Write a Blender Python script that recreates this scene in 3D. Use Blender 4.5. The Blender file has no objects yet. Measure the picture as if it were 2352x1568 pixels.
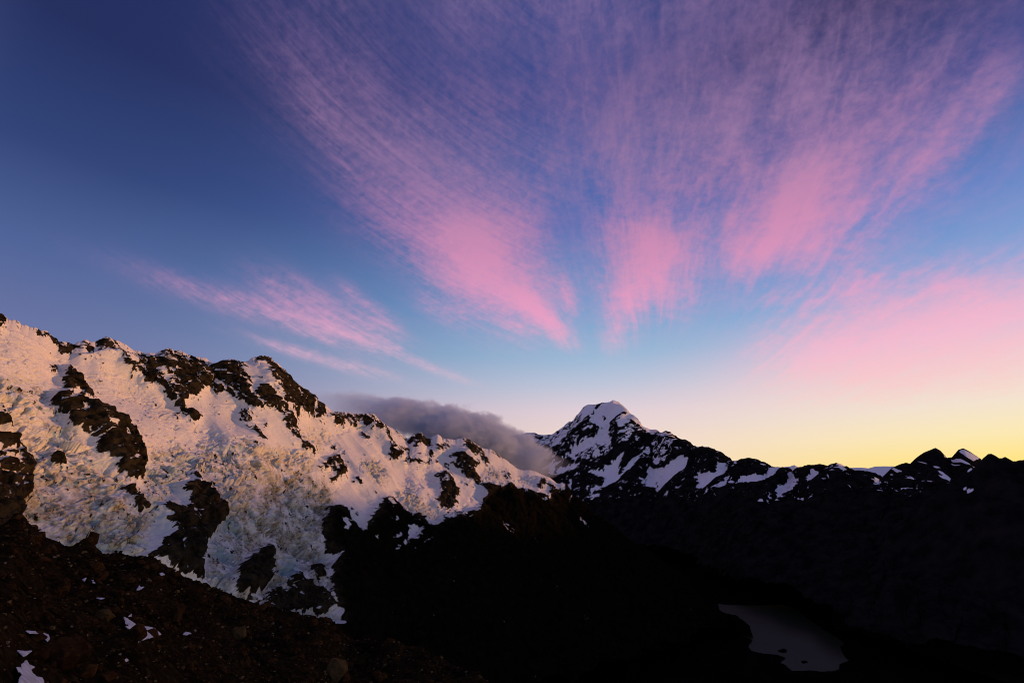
import bpy, bmesh, math, random
import numpy as np

# ------------------------------------------------------------------ camera, sky, sun, exposure
SC = bpy.context.scene
COL = SC.collection
CZ = 920.0                      # camera height above the lake, metres
FPX = 1110.0                    # focal length in survey units (frame 2352 x 1568)
PITCH = math.radians(16.8)
SUN_AZ = math.radians(80.0)     # to the right of the view axis
SUN_EL = math.radians(3.4)

cam_d = bpy.data.cameras.new('camera')
cam = bpy.data.objects.new('camera', cam_d)
COL.objects.link(cam)
cam.location = (0, 0, CZ)
cam.rotation_euler = (math.radians(90) + PITCH, 0, 0)
cam_d.sensor_width = 36.0
cam_d.lens = 36.0 * FPX / 2352.0
cam_d.clip_start = 0.1
cam_d.clip_end = 200000.0
SC.camera = cam

SC.view_settings.view_transform = 'Standard'
SC.view_settings.look = 'None'
SC.view_settings.exposure = 0.0
SC.view_settings.gamma = 1.0
SC.view_settings.use_curve_mapping = False
SC.render.engine = 'CYCLES'
SC.cycles.use_denoising = True
SC.cycles.filter_width = 1.0
SC.cycles.max_bounces = 5
SC.cycles.diffuse_bounces = 2
SC.cycles.volume_bounces = 3
SC.cycles.use_adaptive_sampling = True

sun_d = bpy.data.lights.new('sun', 'SUN')
sun = bpy.data.objects.new('sun', sun_d)
COL.objects.link(sun)
sun_d.energy = 3.0
sun_d.angle = math.radians(2.6)
sun_d.color = (1.0, 0.43, 0.14)
sun.rotation_euler = (math.pi / 2 - SUN_EL, 0, math.pi - SUN_AZ)   # light travels away from azimuth SUN_AZ


def srgb(r, g, b):
    def f(c):
        c /= 255.0
        return c / 12.92 if c <= 0.04045 else ((c + 0.055) / 1.055) ** 2.4
    return (f(r), f(g), f(b), 1.0)


def pix2ae(px, py):
    """survey pixel -> azimuth, elevation (radians)"""
    px = np.asarray(px, float); py = np.asarray(py, float)
    X = (px - 1176.0) / FPX
    Y = (784.0 - py) / FPX
    dx = X
    dy = math.cos(PITCH) - Y * math.sin(PITCH)
    dz = math.sin(PITCH) + Y * math.cos(PITCH)
    return np.arctan2(dx, dy), np.arctan2(dz, np.hypot(dx, dy))


def world2pix(x, y, z):
    zz = z - CZ
    f = y * math.cos(PITCH) + zz * math.sin(PITCH)
    u = -y * math.sin(PITCH) + zz * math.cos(PITCH)
    f = np.maximum(f, 1e-3)
    return 1176.0 + FPX * x / f, 784.0 - FPX * u / f


class NG:
    """tiny shader-graph builder"""
    def __init__(self, tree):
        self.t = tree
        tree.nodes.clear()

    def n(self, typ, **kw):
        nd = self.t.nodes.new(typ)
        for k, v in kw.items():
            setattr(nd, k, v)
        return nd

    def link(self, a, b):
        self.t.links.new(a, b)

    def put(self, sock, v):
        if hasattr(v, 'is_output'):
            self.t.links.new(v, sock)
        else:
            sock.default_value = v

    def m(self, op, a, b=None, c=None, clamp=False):
        nd = self.n('ShaderNodeMath', operation=op, use_clamp=clamp)
        self.put(nd.inputs[0], a)
        if b is not None: self.put(nd.inputs[1], b)
        if c is not None: self.put(nd.inputs[2], c)
        return nd.outputs[0]

    def mix(self, f, a, b, blend='MIX'):
        nd = self.n('ShaderNodeMix', data_type='RGBA', blend_type=blend)
        self.put(nd.inputs[0], f); self.put(nd.inputs[6], a); self.put(nd.inputs[7], b)
        return nd.outputs[2]

    def smooth(self, v, lo, hi, a=0.0, b=1.0):
        nd = self.n('ShaderNodeMapRange', interpolation_type='SMOOTHSTEP')
        self.put(nd.inputs[0], v)
        nd.inputs[1].default_value = lo; nd.inputs[2].default_value = hi
        nd.inputs[3].default_value = a; nd.inputs[4].default_value = b
        return nd.outputs[0]

    def ramp(self, f, stops, interp='LINEAR'):
        nd = self.n('ShaderNodeValToRGB')
        cr = nd.color_ramp
        cr.interpolation = interp
        while len(cr.elements) < len(stops):
            cr.elements.new(0.5)
        for e, (p, c) in zip(cr.elements, stops):
            e.position = p
        for e, (p, c) in zip(cr.elements, stops):
            e.color = c if len(c) == 4 else (*c, 1)
        self.put(nd.inputs[0], f)
        return nd.outputs[0]

    def comb(self, x, y, z):
        nd = self.n('ShaderNodeCombineXYZ')
        for i, v in enumerate((x, y, z)): self.put(nd.inputs[i], v)
        return nd.outputs[0]

    def sep(self, v):
        nd = self.n('ShaderNodeSeparateXYZ')
        self.put(nd.inputs[0], v)
        return nd.outputs

    def noise(self, vec, scale, detail=4.0, rough=0.55, dist=0.0):
        nd = self.n('ShaderNodeTexNoise')
        self.put(nd.inputs['Vector'], vec)
        nd.inputs['Scale'].default_value = scale
        nd.inputs['Detail'].default_value = detail
        nd.inputs['Roughness'].default_value = rough
        nd.inputs['Distortion'].default_value = dist
        return nd.outputs['Fac']


def build_world():
    w = bpy.data.worlds.new('World')
    SC.world = w
    w.use_nodes = True
    g = NG(w.node_tree)
    tc = g.n('ShaderNodeTexCoord')
    X, Y, Z = g.sep(tc.outputs['Generated'])
    el = g.m('MULTIPLY', g.m('ARCSINE', Z), 180 / math.pi)
    az = g.m('MULTIPLY', g.m('ARCTAN2', X, Y), 180 / math.pi)
    hor = g.m('SQRT', g.m('ADD', g.m('MULTIPLY', X, X), g.m('MULTIPLY', Y, Y)))
    cs = g.m('DIVIDE', g.m('ADD', g.m('MULTIPLY', X, math.sin(SUN_AZ)), g.m('MULTIPLY', Y, math.cos(SUN_AZ))),
             g.m('MAXIMUM', hor, 1e-4))
    e01 = g.m('DIVIDE', el, 90.0, clamp=True)
    k = 1 / 90.0
    far = g.ramp(e01, [(0, srgb(116, 120, 164)), (13 * k, srgb(98, 112, 160)), (20 * k, srgb(70, 96, 150)),
                       (28 * k, srgb(38, 64, 118)), (38 * k, srgb(27, 43, 92)), (50 * k, srgb(30, 44, 94)), (1, srgb(76, 84, 140))])
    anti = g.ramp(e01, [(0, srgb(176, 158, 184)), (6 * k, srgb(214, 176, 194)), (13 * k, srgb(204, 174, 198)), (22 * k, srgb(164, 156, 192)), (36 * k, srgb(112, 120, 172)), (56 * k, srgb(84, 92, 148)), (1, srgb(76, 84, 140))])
    mid = g.ramp(e01, [(0, srgb(246, 218, 186)), (5 * k, srgb(240, 214, 202)), (8.5 * k, srgb(224, 206, 214)), (11.5 * k, srgb(188, 196, 216)),
                       (15 * k, srgb(146, 182, 212)), (21 * k, srgb(108, 154, 202)), (30 * k, srgb(76, 110, 178)),
                       (43 * k, srgb(58, 76, 142)), (56 * k, srgb(54, 68, 130)), (1, srgb(76, 84, 140))])
    near = g.ramp(e01, [(0, srgb(255, 214, 92)), (2.2 * k, srgb(255, 226, 124)), (4.5 * k, srgb(250, 232, 178)), (7 * k, srgb(242, 228, 206)),
                        (10.5 * k, srgb(238, 208, 210)), (14 * k, srgb(204, 186, 214)), (18 * k, srgb(130, 166, 214)),
                        (25 * k, srgb(92, 130, 196)), (34 * k, srgb(54, 72, 138)), (43 * k, srgb(28, 36, 82)),
                        (56 * k, srgb(40, 52, 106)), (1, srgb(76, 84, 140))])
    # unseen sky opposite the sunrise: pink band, brightened to fill shaded snow faces
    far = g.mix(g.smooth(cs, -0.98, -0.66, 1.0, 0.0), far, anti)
    base = g.mix(g.smooth(cs, -0.66, 0.40), far, mid)
    base = g.mix(g.smooth(cs, 0.32, 0.93), base, near)

    # ---- high cirrus: streaks of a cloud sheet, converging towards azimuth ~14 deg
    a0 = math.radians(14.0)
    zz = g.m('MAXIMUM', g.m('SUBTRACT', Z, 0.055), 0.02)
    pu = g.m('DIVIDE', g.m('ADD', g.m('MULTIPLY', X, math.sin(a0)), g.m('MULTIPLY', Y, math.cos(a0))), zz)
    pv = g.m('DIVIDE', g.m('SUBTRACT', g.m('MULTIPLY', X, math.cos(a0)), g.m('MULTIPLY', Y, math.sin(a0))), zz)
    # gentle sideways drift of the streaks
    drift = g.noise(g.comb(g.m('MULTIPLY', pu, 0.30), g.m('MULTIPLY', pv, 0.35), 3.1), 1.0, 2.0)
    pv2 = g.m('ADD', pv, g.m('MULTIPLY', g.m('SUBTRACT', drift, 0.5), 1.5))
    s1 = g.noise(g.comb(g.m('MULTIPLY', pu, 0.34), g.m('MULTIPLY', pv2, 1.5), 0.0), 1.0, 6.0, 0.58, 0.5)
    s2 = g.noise(g.comb(g.m('MULTIPLY', pu, 1.3), g.m('MULTIPLY', pv2, 6.5), 5.0), 1.0, 6.0, 0.65, 0.6)
    s3 = g.noise(g.comb(g.m('MULTIPLY', pu, 2.6), g.m('MULTIPLY', pv2, 3.4), 9.0), 1.0, 6.0, 0.66, 0.9)
    # fine fibres fanning out from the same far point, crossed by ripples
    va, ve = 14.5, 4.0
    fx = g.m('SUBTRACT', az, va); fy = g.m('SUBTRACT', el, ve)
    rho = g.m('SQRT', g.m('ADD', g.m('MULTIPLY', fx, fx), g.m('MULTIPLY', fy, fy)))
    thd = g.m('ARCTAN2', fx, g.m('MAXIMUM', fy, 0.05))
    wob = g.noise(g.comb(g.m('MULTIPLY', az, .045), g.m('MULTIPLY', el, .045), 1.0), 1.0, 2.0, .5)
    th2 = g.m('ADD', thd, g.m('MULTIPLY', g.m('SUBTRACT', wob, .5), .20))
    f1 = g.noise(g.comb(g.m('MULTIPLY', th2, 9.0), g.m('MULTIPLY', rho, .13), 2.0), 1.0, 6.0, .64, .12)
    f2 = g.noise(g.comb(g.m('MULTIPLY', th2, 26.0), g.m('MULTIPLY', rho, .42), 7.0), 1.0, 5.0, .66, 0.0)
    # ripples lie a little flatter than the fan lines on the left
    f3 = g.noise(g.comb(g.m('ADD', g.m('MULTIPLY', az, .16), g.m('MULTIPLY', el, .20)), g.m('SUBTRACT', g.m('MULTIPLY', el, 1.0), g.m('MULTIPLY', az, -.42)), 4.0), 1.0, 6.0, .66, .45)
    f4 = g.noise(g.comb(g.m('MULTIPLY', az, .9), g.m('MULTIPLY', el, 1.3), 8.0), 1.0, 6.0, .62, .4)
    def ridge(v, p):
        return g.m('POWER', g.m('SUBTRACT', 1.0, g.m('ABSOLUTE', g.m('MULTIPLY_ADD', v, 2.0, -1.0))), p)
    fr = g.noise(g.comb(g.m('MULTIPLY', th2, 11.0), g.m('MULTIPLY', rho, .09), 14.0), 1.0, 3.0, .55, .3)
    br = g.noise(g.comb(g.m('ADD', g.m('MULTIPLY', az, .10), g.m('MULTIPLY', el, .12)), g.m('ADD', g.m('MULTIPLY', el, .62), g.m('MULTIPLY', az, .26)), 19.0), 1.0, 4.0, .6, .5)
    left = g.smooth(az, -2.0, 14.0, 1.0, .10)
    right = g.smooth(az, -6.0, 14.0, .12, 1.0)
    terms = [(s1, .20, None), (f1, .15, right), (f2, .09, right), (f4, .20, None), (s3, .13, None)]
    tex = 0.5
    for v, wt, by in terms:
        t = g.m('MULTIPLY', g.m('SUBTRACT', v, .5), wt * 2.3)
        tex = g.m('ADD', tex, t if by is None else g.m('MULTIPLY', t, by))
    tex = g.m('ADD', tex, g.m('MULTIPLY', g.m('SUBTRACT', f3, .5), g.m('MULTIPLY', left, .42)))
    tex = g.m('ADD', tex, g.m('MULTIPLY', g.m('SUBTRACT', ridge(fr, 3.0), .42), g.m('MULTIPLY', right, .22)))
    tex = g.m('ADD', tex, g.m('MULTIPLY', g.m('SUBTRACT', ridge(br, 3.0), .42), g.m('MULTIPLY', left, .16)))

    def blob(px, py, qx, qy, half, wgt, pw=1.0):
        """soft cloud bank between two survey directions, half-width in degrees"""
        (A, B), (E, F) = [np.degrees(pix2ae(*p)) for p in ((px, py), (qx, qy))]
        cx, cy = (A + E) / 2, (B + F) / 2
        L = math.hypot(E - A, F - B) / 2
        ca, sa = (E - A) / (2 * L), (F - B) / (2 * L)
        dx = g.m('SUBTRACT', az, float(cx)); dy = g.m('SUBTRACT', el, float(cy))
        s = g.m('DIVIDE', g.m('ADD', g.m('MULTIPLY', dx, ca), g.m('MULTIPLY', dy, sa)), L * 1.05)
        t = g.m('DIVIDE', g.m('SUBTRACT', g.m('MULTIPLY', dy, ca), g.m('MULTIPLY', dx, sa)), half)
        q = g.m('ADD', g.m('POWER', g.m('ABSOLUTE', s), 3.0), g.m('MULTIPLY', t, t))
        return g.m('MULTIPLY', g.m('EXPONENT', g.m('MULTIPLY', q, -1.0)), wgt)

    banks = [
        (540, -80, 1120, 560, 6.0, 0.34),      # broad left sheet, overlapping lanes
        (700, -80, 1200, 600, 7.5, 0.34),
        (980, -80, 1240, 520, 8.0, 0.22),
        (820, 400, 1250, 690, 5.2, 0.30),      # its bright lower end
        (1020, 560, 1260, 720, 5.0, 0.46),
        (1190, 670, 1314, 788, 1.2, 0.66),
        (1290, 640, 1318, 715, 0.9, 0.34),
        (960, 690, 1080, 740, 1.6, 0.16),
        (1440, 300, 1500, 690, 5.0, 0.34),     # second head
        (1505, 490, 1500, 720, 5.4, 0.62),
        (1450, 660, 1405, 810, 2.0, 0.34),
        (1690, 470, 1690, 600, 1.7, 0.34),     # third head, slanting
        (1860, 380, 1710, 645, 2.2, 0.66),
        (1890, 440, 1850, 620, 3.8, 0.48),
        (1840, 100, 1875, 400, 1.6, 0.24),
        (2150, 180, 1890, 540, 4.6, 0.24),     # slanting lane to the upper right
        (2330, 150, 2080, 430, 2.0, 0.26),
        (1150, -120, 2330, -60, 13.0, 0.46),   # veil across the top
        (1250, 120, 2060, 260, 10.0, 0.46),
        (1250, 380, 1900, 420, 5.0, 0.18),
        (320, 620, 900, 800, 1.3, 0.32),       # low streaks on the left
        (600, 640, 900, 800, 2.2, 0.46),
        (560, 770, 920, 872, 0.7, 0.32),
        (780, 650, 920, 760, 1.0, 0.28),
        (930, 820, 1090, 880, 0.6, 0.32),
        (2600, 650, 1800, 810, 4.6, 0.66),     # pale band above the glow
        (2100, 640, 1750, 690, 1.2, 0.26),
        (2500, 800, 1750, 860, 3.8, 0.40),
    ]
    env = None
    for b in banks:
        v = blob(*b)
        env = v if env is None else g.m('ADD', env, v)
    # the veil goes on overhead, thickened out of view to add skylight
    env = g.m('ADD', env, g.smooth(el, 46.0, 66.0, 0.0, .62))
    env = g.m('MULTIPLY', env, g.smooth(el, 21.0, 40.0, 1.06, .72))
    patch = g.noise(g.comb(g.m('MULTIPLY', az, .085), g.m('MULTIPLY', el, .11), 6.0), 1.0, 4.0, .6)
    env = g.m('MULTIPLY', env, g.smooth(patch, .30, .70, .80, 1.18))
    cov = g.m('ADD', g.m('MULTIPLY', env, 1.0), g.m('MULTIPLY', g.m('SUBTRACT', tex, 0.5), g.m('MINIMUM', g.m('MULTIPLY', env, 4.5), 1.5)))
    cov = g.m('MULTIPLY', g.smooth(cov, -0.12, 1.30), 0.95)
    cov = g.m('MULTIPLY', cov, g.smooth(el, 2.0, 9.0))
    ccol = g.ramp(e01, [(0, srgb(255, 214, 176)), (8 * k, srgb(250, 206, 200)), (13 * k, srgb(244, 186, 206)), (19 * k, srgb(238, 160, 196)),
                        (27 * k, srgb(208, 140, 180)), (36 * k, srgb(164, 124, 166)), (46 * k, srgb(124, 100, 148)), (60 * k, srgb(160, 130, 170)), (1, srgb(196, 164, 192))])  # overhead stops, out of view, lightened to raise the skylight
    col = g.mix(cov, base, ccol)
    sky = g.n('ShaderNodeTexSky', sky_type='NISHITA')
    sky.sun_disc = False
    sky.sun_elevation = SUN_EL
    sky.sun_rotation = SUN_AZ
    sky.altitude = 1800
    bg2 = g.n('ShaderNodeBackground'); g.link(sky.outputs[0], bg2.inputs[0]); bg2.inputs[1].default_value = 0.004
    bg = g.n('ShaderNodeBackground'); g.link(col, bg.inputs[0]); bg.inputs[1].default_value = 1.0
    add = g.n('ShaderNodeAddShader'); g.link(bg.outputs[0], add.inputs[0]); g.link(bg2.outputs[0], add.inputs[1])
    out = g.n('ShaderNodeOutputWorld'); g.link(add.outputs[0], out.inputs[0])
    w.cycles.sampling_method = 'MANUAL'
    w.cycles.sample_map_resolution = 512


build_world()

# ------------------------------------------------------------------ noise
RNG = np.random.default_rng(7)
PERM = np.concatenate([RNG.permutation(256)] * 3).astype(np.int32)
G2 = np.stack([np.cos(np.arange(16) * math.pi / 8), np.sin(np.arange(16) * math.pi / 8)], 1).astype(np.float32)
_g3 = RNG.normal(size=(32, 3)); G3 = (_g3 / np.linalg.norm(_g3, axis=1)[:, None]).astype(np.float32)


def _fade(t): return t * t * t * (t * (t * 6 - 15) + 10)


def perlin3(x, y, z):
    x = np.asarray(x, np.float32); y = np.asarray(y, np.float32); z = np.asarray(z, np.float32)
    xf = np.floor(x); yf = np.floor(y); zf = np.floor(z)
    X = xf.astype(np.int32) & 255; Y = yf.astype(np.int32) & 255; Z = zf.astype(np.int32) & 255
    x = x - xf; y = y - yf; z = z - zf
    u, v, w = _fade(x), _fade(y), _fade(z)
    res = 0
    for i in (0, 1):
        A = PERM[X + i]
        for j in (0, 1):
            B = PERM[A + Y + j]
            for k in (0, 1):
                gr = G3[PERM[B + Z + k] & 31]
                d = gr[..., 0] * (x - i) + gr[..., 1] * (y - j) + gr[..., 2] * (z - k)
                res = res + d * (u if i else 1 - u) * (v if j else 1 - v) * (w if k else 1 - w)
    return res * 1.5


def fbm(x, y, z, per, octv=4, gain=0.5, ridged=False):
    out = 0; a = 1.0; tot = 0; s = 1.0 / per
    for o in range(octv):
        n = perlin3(x * s + 17.3 * o, y * s - 9.1 * o, z * s + 4.7 * o)
        if ridged: n = 1 - 2 * np.abs(n)
        out = out + a * n; tot += a; a *= gain; s *= 2.03
    return out / tot


def hash2(i, j, k=0):
    return (PERM[(PERM[(PERM[i & 255] + j) & 255] + k) & 255]).astype(np.float32) / 255.0


def worley(x, y, per):
    """nearest-cell random value and F2-F1 on a plane"""
    x = x / per; y = y / per
    xi = np.floor(x).astype(np.int32); yi = np.floor(y).astype(np.int32)
    f1 = np.full(x.shape, 9.0, np.float32); f2 = f1.copy(); idv = np.zeros(x.shape, np.float32)
    for i in (-1, 0, 1):
        for j in (-1, 0, 1):
            cx = xi + i; cy = yi + j
            d = np.hypot(cx + hash2(cx, cy, 1) - x, cy + hash2(cx, cy, 2) - y).astype(np.float32)
            near = d < f1
            f2 = np.where(near, f1, np.minimum(f2, d))
            idv = np.where(near, hash2(cx, cy, 3), idv)
            f1 = np.where(near, d, f1)
    return idv, f2 - f1


def sstep(a, b, v):
    t = np.clip((v - a) / (b - a), 0, 1)
    return t * t * (3 - 2 * t)


# ------------------------------------------------------------------ survey polygons (views of the survey are cropped: each has its own scale)
def view(x0, y0, s): return lambda *p: [(x0 + s * a, y0 + s * b) for a, b in p]


V1 = view(0, 686, 0.3437)
V2 = view(673.75, 857.5, 0.2929)
V3 = view(1163.75, 882, 0.2734)
V4 = view(1653.75, 980, 0.375)
V5 = view(0, 1163.75, 0.3646)
V6 = view(735, 1163.75, 0.4167)
VA = view(0, 704.4, 0.18363)       # upper left detail
VB = view(0, 980, 0.18363)         # lower left detail
VC = view(367.5, 980, 0.18363)     # middle detail
VD = view(367.5, 784, 0.18363)     # peaks detail
VE = view(0, 1255.6, 0.19924)      # slope detail
VF = view(367.5, 1225, 0.21875)    # glacier toe detail
VG = view(1347.5, 894.25, 0.13281) # high peak detail

FW, FH = 2352, 1568


def fill(field, poly, val):
    P = np.array(poly, float)
    x0 = max(int(P[:, 0].min()) - 1, 0); x1 = min(int(P[:, 0].max()) + 2, FW)
    y0 = max(int(P[:, 1].min()) - 1, 0); y1 = min(int(P[:, 1].max()) + 2, FH)
    if x1 <= x0 or y1 <= y0: return
    # 2x2 supersampled even-odd fill
    acc = np.zeros((y1 - y0, x1 - x0), np.float32)
    for sy in (0.25, 0.75):
        for sx in (0.25, 0.75):
            gx, gy = np.meshgrid(np.arange(x0, x1) + sx, np.arange(y0, y1) + sy)
            ins = np.zeros(gx.shape, bool)
            for (ax, ay), (bx, by) in zip(P, np.roll(P, -1, 0)):
                if ay == by: continue
                c = ((ay > gy) != (by > gy)) & (gx < (bx - ax) * (gy - ay) / (by - ay) + ax)
                ins ^= c
            acc += ins
    acc /= 4
    sub = field[y0:y1, x0:x1]
    sub += (val - sub) * acc


def stroke(field, pts, width, val):
    """thick polyline (width in survey pixels, may taper as (w0, w1))"""
    w = width if isinstance(width, tuple) else (width, width)
    n = len(pts)
    L, R = [], []
    for i, (x, y) in enumerate(pts):
        a = pts[max(i - 1, 0)]; b = pts[min(i + 1, n - 1)]
        dx, dy = b[0] - a[0], b[1] - a[1]; q = math.hypot(dx, dy) or 1
        h = (w[0] + (w[1] - w[0]) * i / max(n - 1, 1)) / 2
        L.append((x - dy / q * h, y + dx / q * h)); R.append((x + dy / q * h, y - dx / q * h))
    fill(field, L + R[::-1], val)


def blur(f, r):
    r = int(round(r))
    if r < 1: return f
    for _ in range(3):
        for ax in (0, 1):
            pad = [(0, 0), (0, 0)]; pad[ax] = (r + 1, r)
            c = np.cumsum(np.pad(f, pad, 'edge'), axis=ax)
            f = (np.take(c, range(2 * r + 1, c.shape[ax]), ax) - np.take(c, range(0, c.shape[ax] - 2 * r - 1), ax)) / (2 * r + 1)
    return f.astype(np.float32)


def sample(f, px, py):
    x = np.clip(px - 0.5, 0, FW - 1.001); y = np.clip(py - 0.5, 0, FH - 1.001)
    xi = x.astype(np.int32); yi = y.astype(np.int32); fx = x - xi; fy = y - yi
    return (f[yi, xi] * (1 - fx) * (1 - fy) + f[yi, xi + 1] * fx * (1 - fy) + f[yi + 1, xi] * (1 - fx) * fy + f[yi + 1, xi + 1] * fx * fy)


# ------------------------------------------------------------------ mesh helpers
def mk_mesh(name, verts, quads, attrs=None, mat=None, smooth=True):
    me = bpy.data.meshes.new(name)
    nv, nq = len(verts), len(quads)
    me.vertices.add(nv)
    me.vertices.foreach_set('co', np.ascontiguousarray(verts, np.float32).ravel())
    k = quads.shape[1]
    me.loops.add(nq * k)
    me.loops.foreach_set('vertex_index', np.ascontiguousarray(quads, np.int32).ravel())
    me.polygons.add(nq)
    me.polygons.foreach_set('loop_start', np.arange(0, nq * k, k, dtype=np.int32))
    me.polygons.foreach_set('loop_total', np.full(nq, k, np.int32))
    me.polygons.foreach_set('use_smooth', np.full(nq, smooth, bool))
    me.update(calc_edges=True)
    for a, v in (attrs or {}).items():
        at = me.attributes.new(a, 'FLOAT', 'POINT')
        at.data.foreach_set('value', np.ascontiguousarray(v, np.float32))
    if mat: me.materials.append(mat)
    return me


def link(name, me, parent=None, kind=None, label=None, cat=None, group=None):
    o = bpy.data.objects.new(name, me)
    COL.objects.link(o)
    if parent is not None: o.parent = parent
    if kind: o['kind'] = kind
    if label: o['label'] = label
    if cat: o['category'] = cat
    if group: o['group'] = group
    return o


def grid_quads(M, N):
    i = np.arange(M - 1)[:, None] * N + np.arange(N - 1)[None, :]
    return np.stack([i, i + 1, i + N + 1, i + N], -1).reshape(-1, 4)


def subset(V, Q, attrs, mask):
    q = Q[mask]
    u, inv = np.unique(q, return_inverse=True)
    return V[u], inv.reshape(q.shape), {k: a[u] for k, a in attrs.items()}


# ------------------------------------------------------------------ materials
def new_mat(name):
    m = bpy.data.materials.new(name); m.use_nodes = True
    g = NG(m.node_tree)
    out = g.n('ShaderNodeOutputMaterial')
    b = g.n('ShaderNodeBsdfPrincipled')
    g.link(b.outputs[0], out.inputs[0])
    return m, g, b, out


def alpine_material(name, rock_a, rock_b, per, snow_a, snow_b):
    m, g, b, out = new_mat(name)
    geo = g.n('ShaderNodeNewGeometry'); P = geo.outputs['Position']
    def at(n):
        a = g.n('ShaderNodeAttribute'); a.attribute_name = n; return a.outputs['Fac']
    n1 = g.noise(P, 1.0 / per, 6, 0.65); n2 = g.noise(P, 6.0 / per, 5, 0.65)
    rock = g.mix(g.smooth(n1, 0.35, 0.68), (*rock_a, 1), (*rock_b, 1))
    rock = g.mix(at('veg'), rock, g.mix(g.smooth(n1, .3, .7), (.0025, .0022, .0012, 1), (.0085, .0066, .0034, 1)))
    snow = g.mix(g.smooth(n2, 0.3, 0.75), (*snow_a, 1), (*snow_b, 1))
    n3 = g.noise(P, 3.2 / per, 5, .7); n4 = g.noise(P, 1.5 / per, 4, .6)
    dirt = g.mix(g.smooth(n3, 0.36, 0.60), (0.07, 0.055, 0.034, 1), (0.42, 0.36, 0.26, 1))
    dirt = g.mix(g.m('MULTIPLY', g.smooth(n4, .50, .66), .7), dirt, (0.30, 0.34, 0.33, 1))
    snow = g.mix(at('dirt'), snow, dirt)
    snow = g.mix(at('blue'), snow, (0.28, 0.40, 0.47, 1))
    c = g.mix(g.smooth(at('snow'), 0.3, 0.7), rock, snow)
    g.link(c, b.inputs['Base Color'])
    b.inputs['Roughness'].default_value = 0.85
    b.inputs['Specular IOR Level'].default_value = 0.0
    bp = g.n('ShaderNodeBump'); bp.inputs['Strength'].default_value = 0.35; bp.inputs['Distance'].default_value = per * 0.06
    g.link(n2, bp.inputs['Height']); g.link(bp.outputs[0], b.inputs['Normal'])
    return m


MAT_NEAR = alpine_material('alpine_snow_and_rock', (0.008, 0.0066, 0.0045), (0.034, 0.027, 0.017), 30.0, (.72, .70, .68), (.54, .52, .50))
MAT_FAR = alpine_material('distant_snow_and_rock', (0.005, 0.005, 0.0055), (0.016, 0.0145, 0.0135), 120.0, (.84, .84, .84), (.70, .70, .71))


# ------------------------------------------------------------------ mountain sheets
def crest_fn(poly, dists):
    """poly: survey crest polyline; dists: [(px, r)]; -> az, elevation, distance samples"""
    P = np.array(poly, float)
    a, e = pix2ae(P[:, 0], P[:, 1])
    o = np.argsort(a, kind='stable'); a, e = a[o], e[o]
    return a, e


def mountain_sheet(az, el_c, r_c, r_b, z_b, M, el_min, q=1.12, back=18, back_step=60.0, back_slope=0.8):
    """terrain patch from a foot line (r_b, z_b) up to a crest (r_c, el_c), plus the far side.
    z is relative to the camera. Returns R, Z (rows x cols) and t."""
    N = len(az)
    el_t = el_c
    el_c = smooth1(el_c, max(9, N // 7))          # broad form first; the crest detail is settled afterwards
    z_c = r_c * np.tan(el_c)
    tf = np.linspace(0, 1, 400)[:, None]
    rf = r_b + (r_c - r_b) * tf
    zf = z_b + (z_c - z_b) * tf ** q
    ef = np.maximum.accumulate(np.arctan2(zf, rf), axis=0)
    tt = np.empty((M, N))
    for j in range(N):
        lo = max(el_min[j], ef[0, j]); hi = ef[-1, j]
        if hi <= lo + 1e-5: lo = hi - 1e-3
        tt[:, j] = np.interp(np.linspace(lo, hi, M), ef[:, j] + np.arange(400) * 1e-9, tf[:, 0])
    tt[-1] = 1
    R = r_b + (r_c - r_b) * tt
    Z = z_b + (z_c - z_b) * tt ** q
    k = np.arange(1, back + 1)[:, None]
    d = back_step * k ** 1.35
    Rb = r_c + d; Zb = z_c - d * back_slope
    R = np.vstack([R, Rb]); Z = np.vstack([Z, np.maximum(Zb, -CZ - 20)])
    x, y, z = to_xyz(az[None], R, Z)
    z = fix_crest(az, x, y, z, M, el_t, max(9, N // 14))
    return R, z - CZ, np.vstack([tt, 1 + np.repeat(k / back, N, 1)])


def to_xyz(az, R, Z):
    return R * np.sin(az), R * np.cos(az), Z + CZ


def normals(x, y, z):
    P = np.stack([x, y, z], -1)
    du = np.gradient(P, axis=1); dv = np.gradient(P, axis=0)
    n = np.cross(du, dv)
    n /= np.linalg.norm(n, axis=-1, keepdims=True) + 1e-9
    s = np.sign(n[..., 2:3]); s[s == 0] = 1
    return n * s


def smooth1(v, n):
    k = np.hanning(n + 2)[1:-1]; k /= k.sum()
    return np.convolve(np.pad(v, (n // 2, n - 1 - n // 2), 'edge'), k, 'valid')


def blurA(a, n=9):
    k = np.hanning(n + 2)[1:-1]; k /= k.sum()
    a = np.apply_along_axis(lambda v: np.convolve(np.pad(v, n // 2, 'edge'), k, 'valid'), 0, a)
    return np.apply_along_axis(lambda v: np.convolve(np.pad(v, n // 2, 'edge'), k, 'valid'), 1, a)


def fix_crest(az, x, y, z, M, el_t, win=61, levels=None):
    """settle the skyline on the surveyed crest elevation after relief was added:
    a broad smooth shift for the face, the small rest only in the last rows"""
    r = np.hypot(x, y)
    tt = np.linspace(0, 1, M)
    for lo, n in levels or ((0.25, win), (0.60, max(7, win // 3)), (0.84, max(5, win // 8)), (0.97, 1)):
        mx = np.arctan2(z - CZ, r).max(axis=0)
        dl = np.tan(el_t) - np.tan(mx)
        if n > 1: dl = smooth1(dl, n)
        w = sstep(lo, 1.0, tt)[:, None]
        z[:M] += r[:M] * dl[None] * w
        z[M:] += r[M:] * dl[None]
    return z


def jag(az, amp, seed, base=260.0, octv=6, gain=0.6):
    a = az * base
    return fbm(a, np.full_like(a, seed * 3.7), np.full_like(a, 0.5), 6.0, octv, gain) * amp

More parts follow.
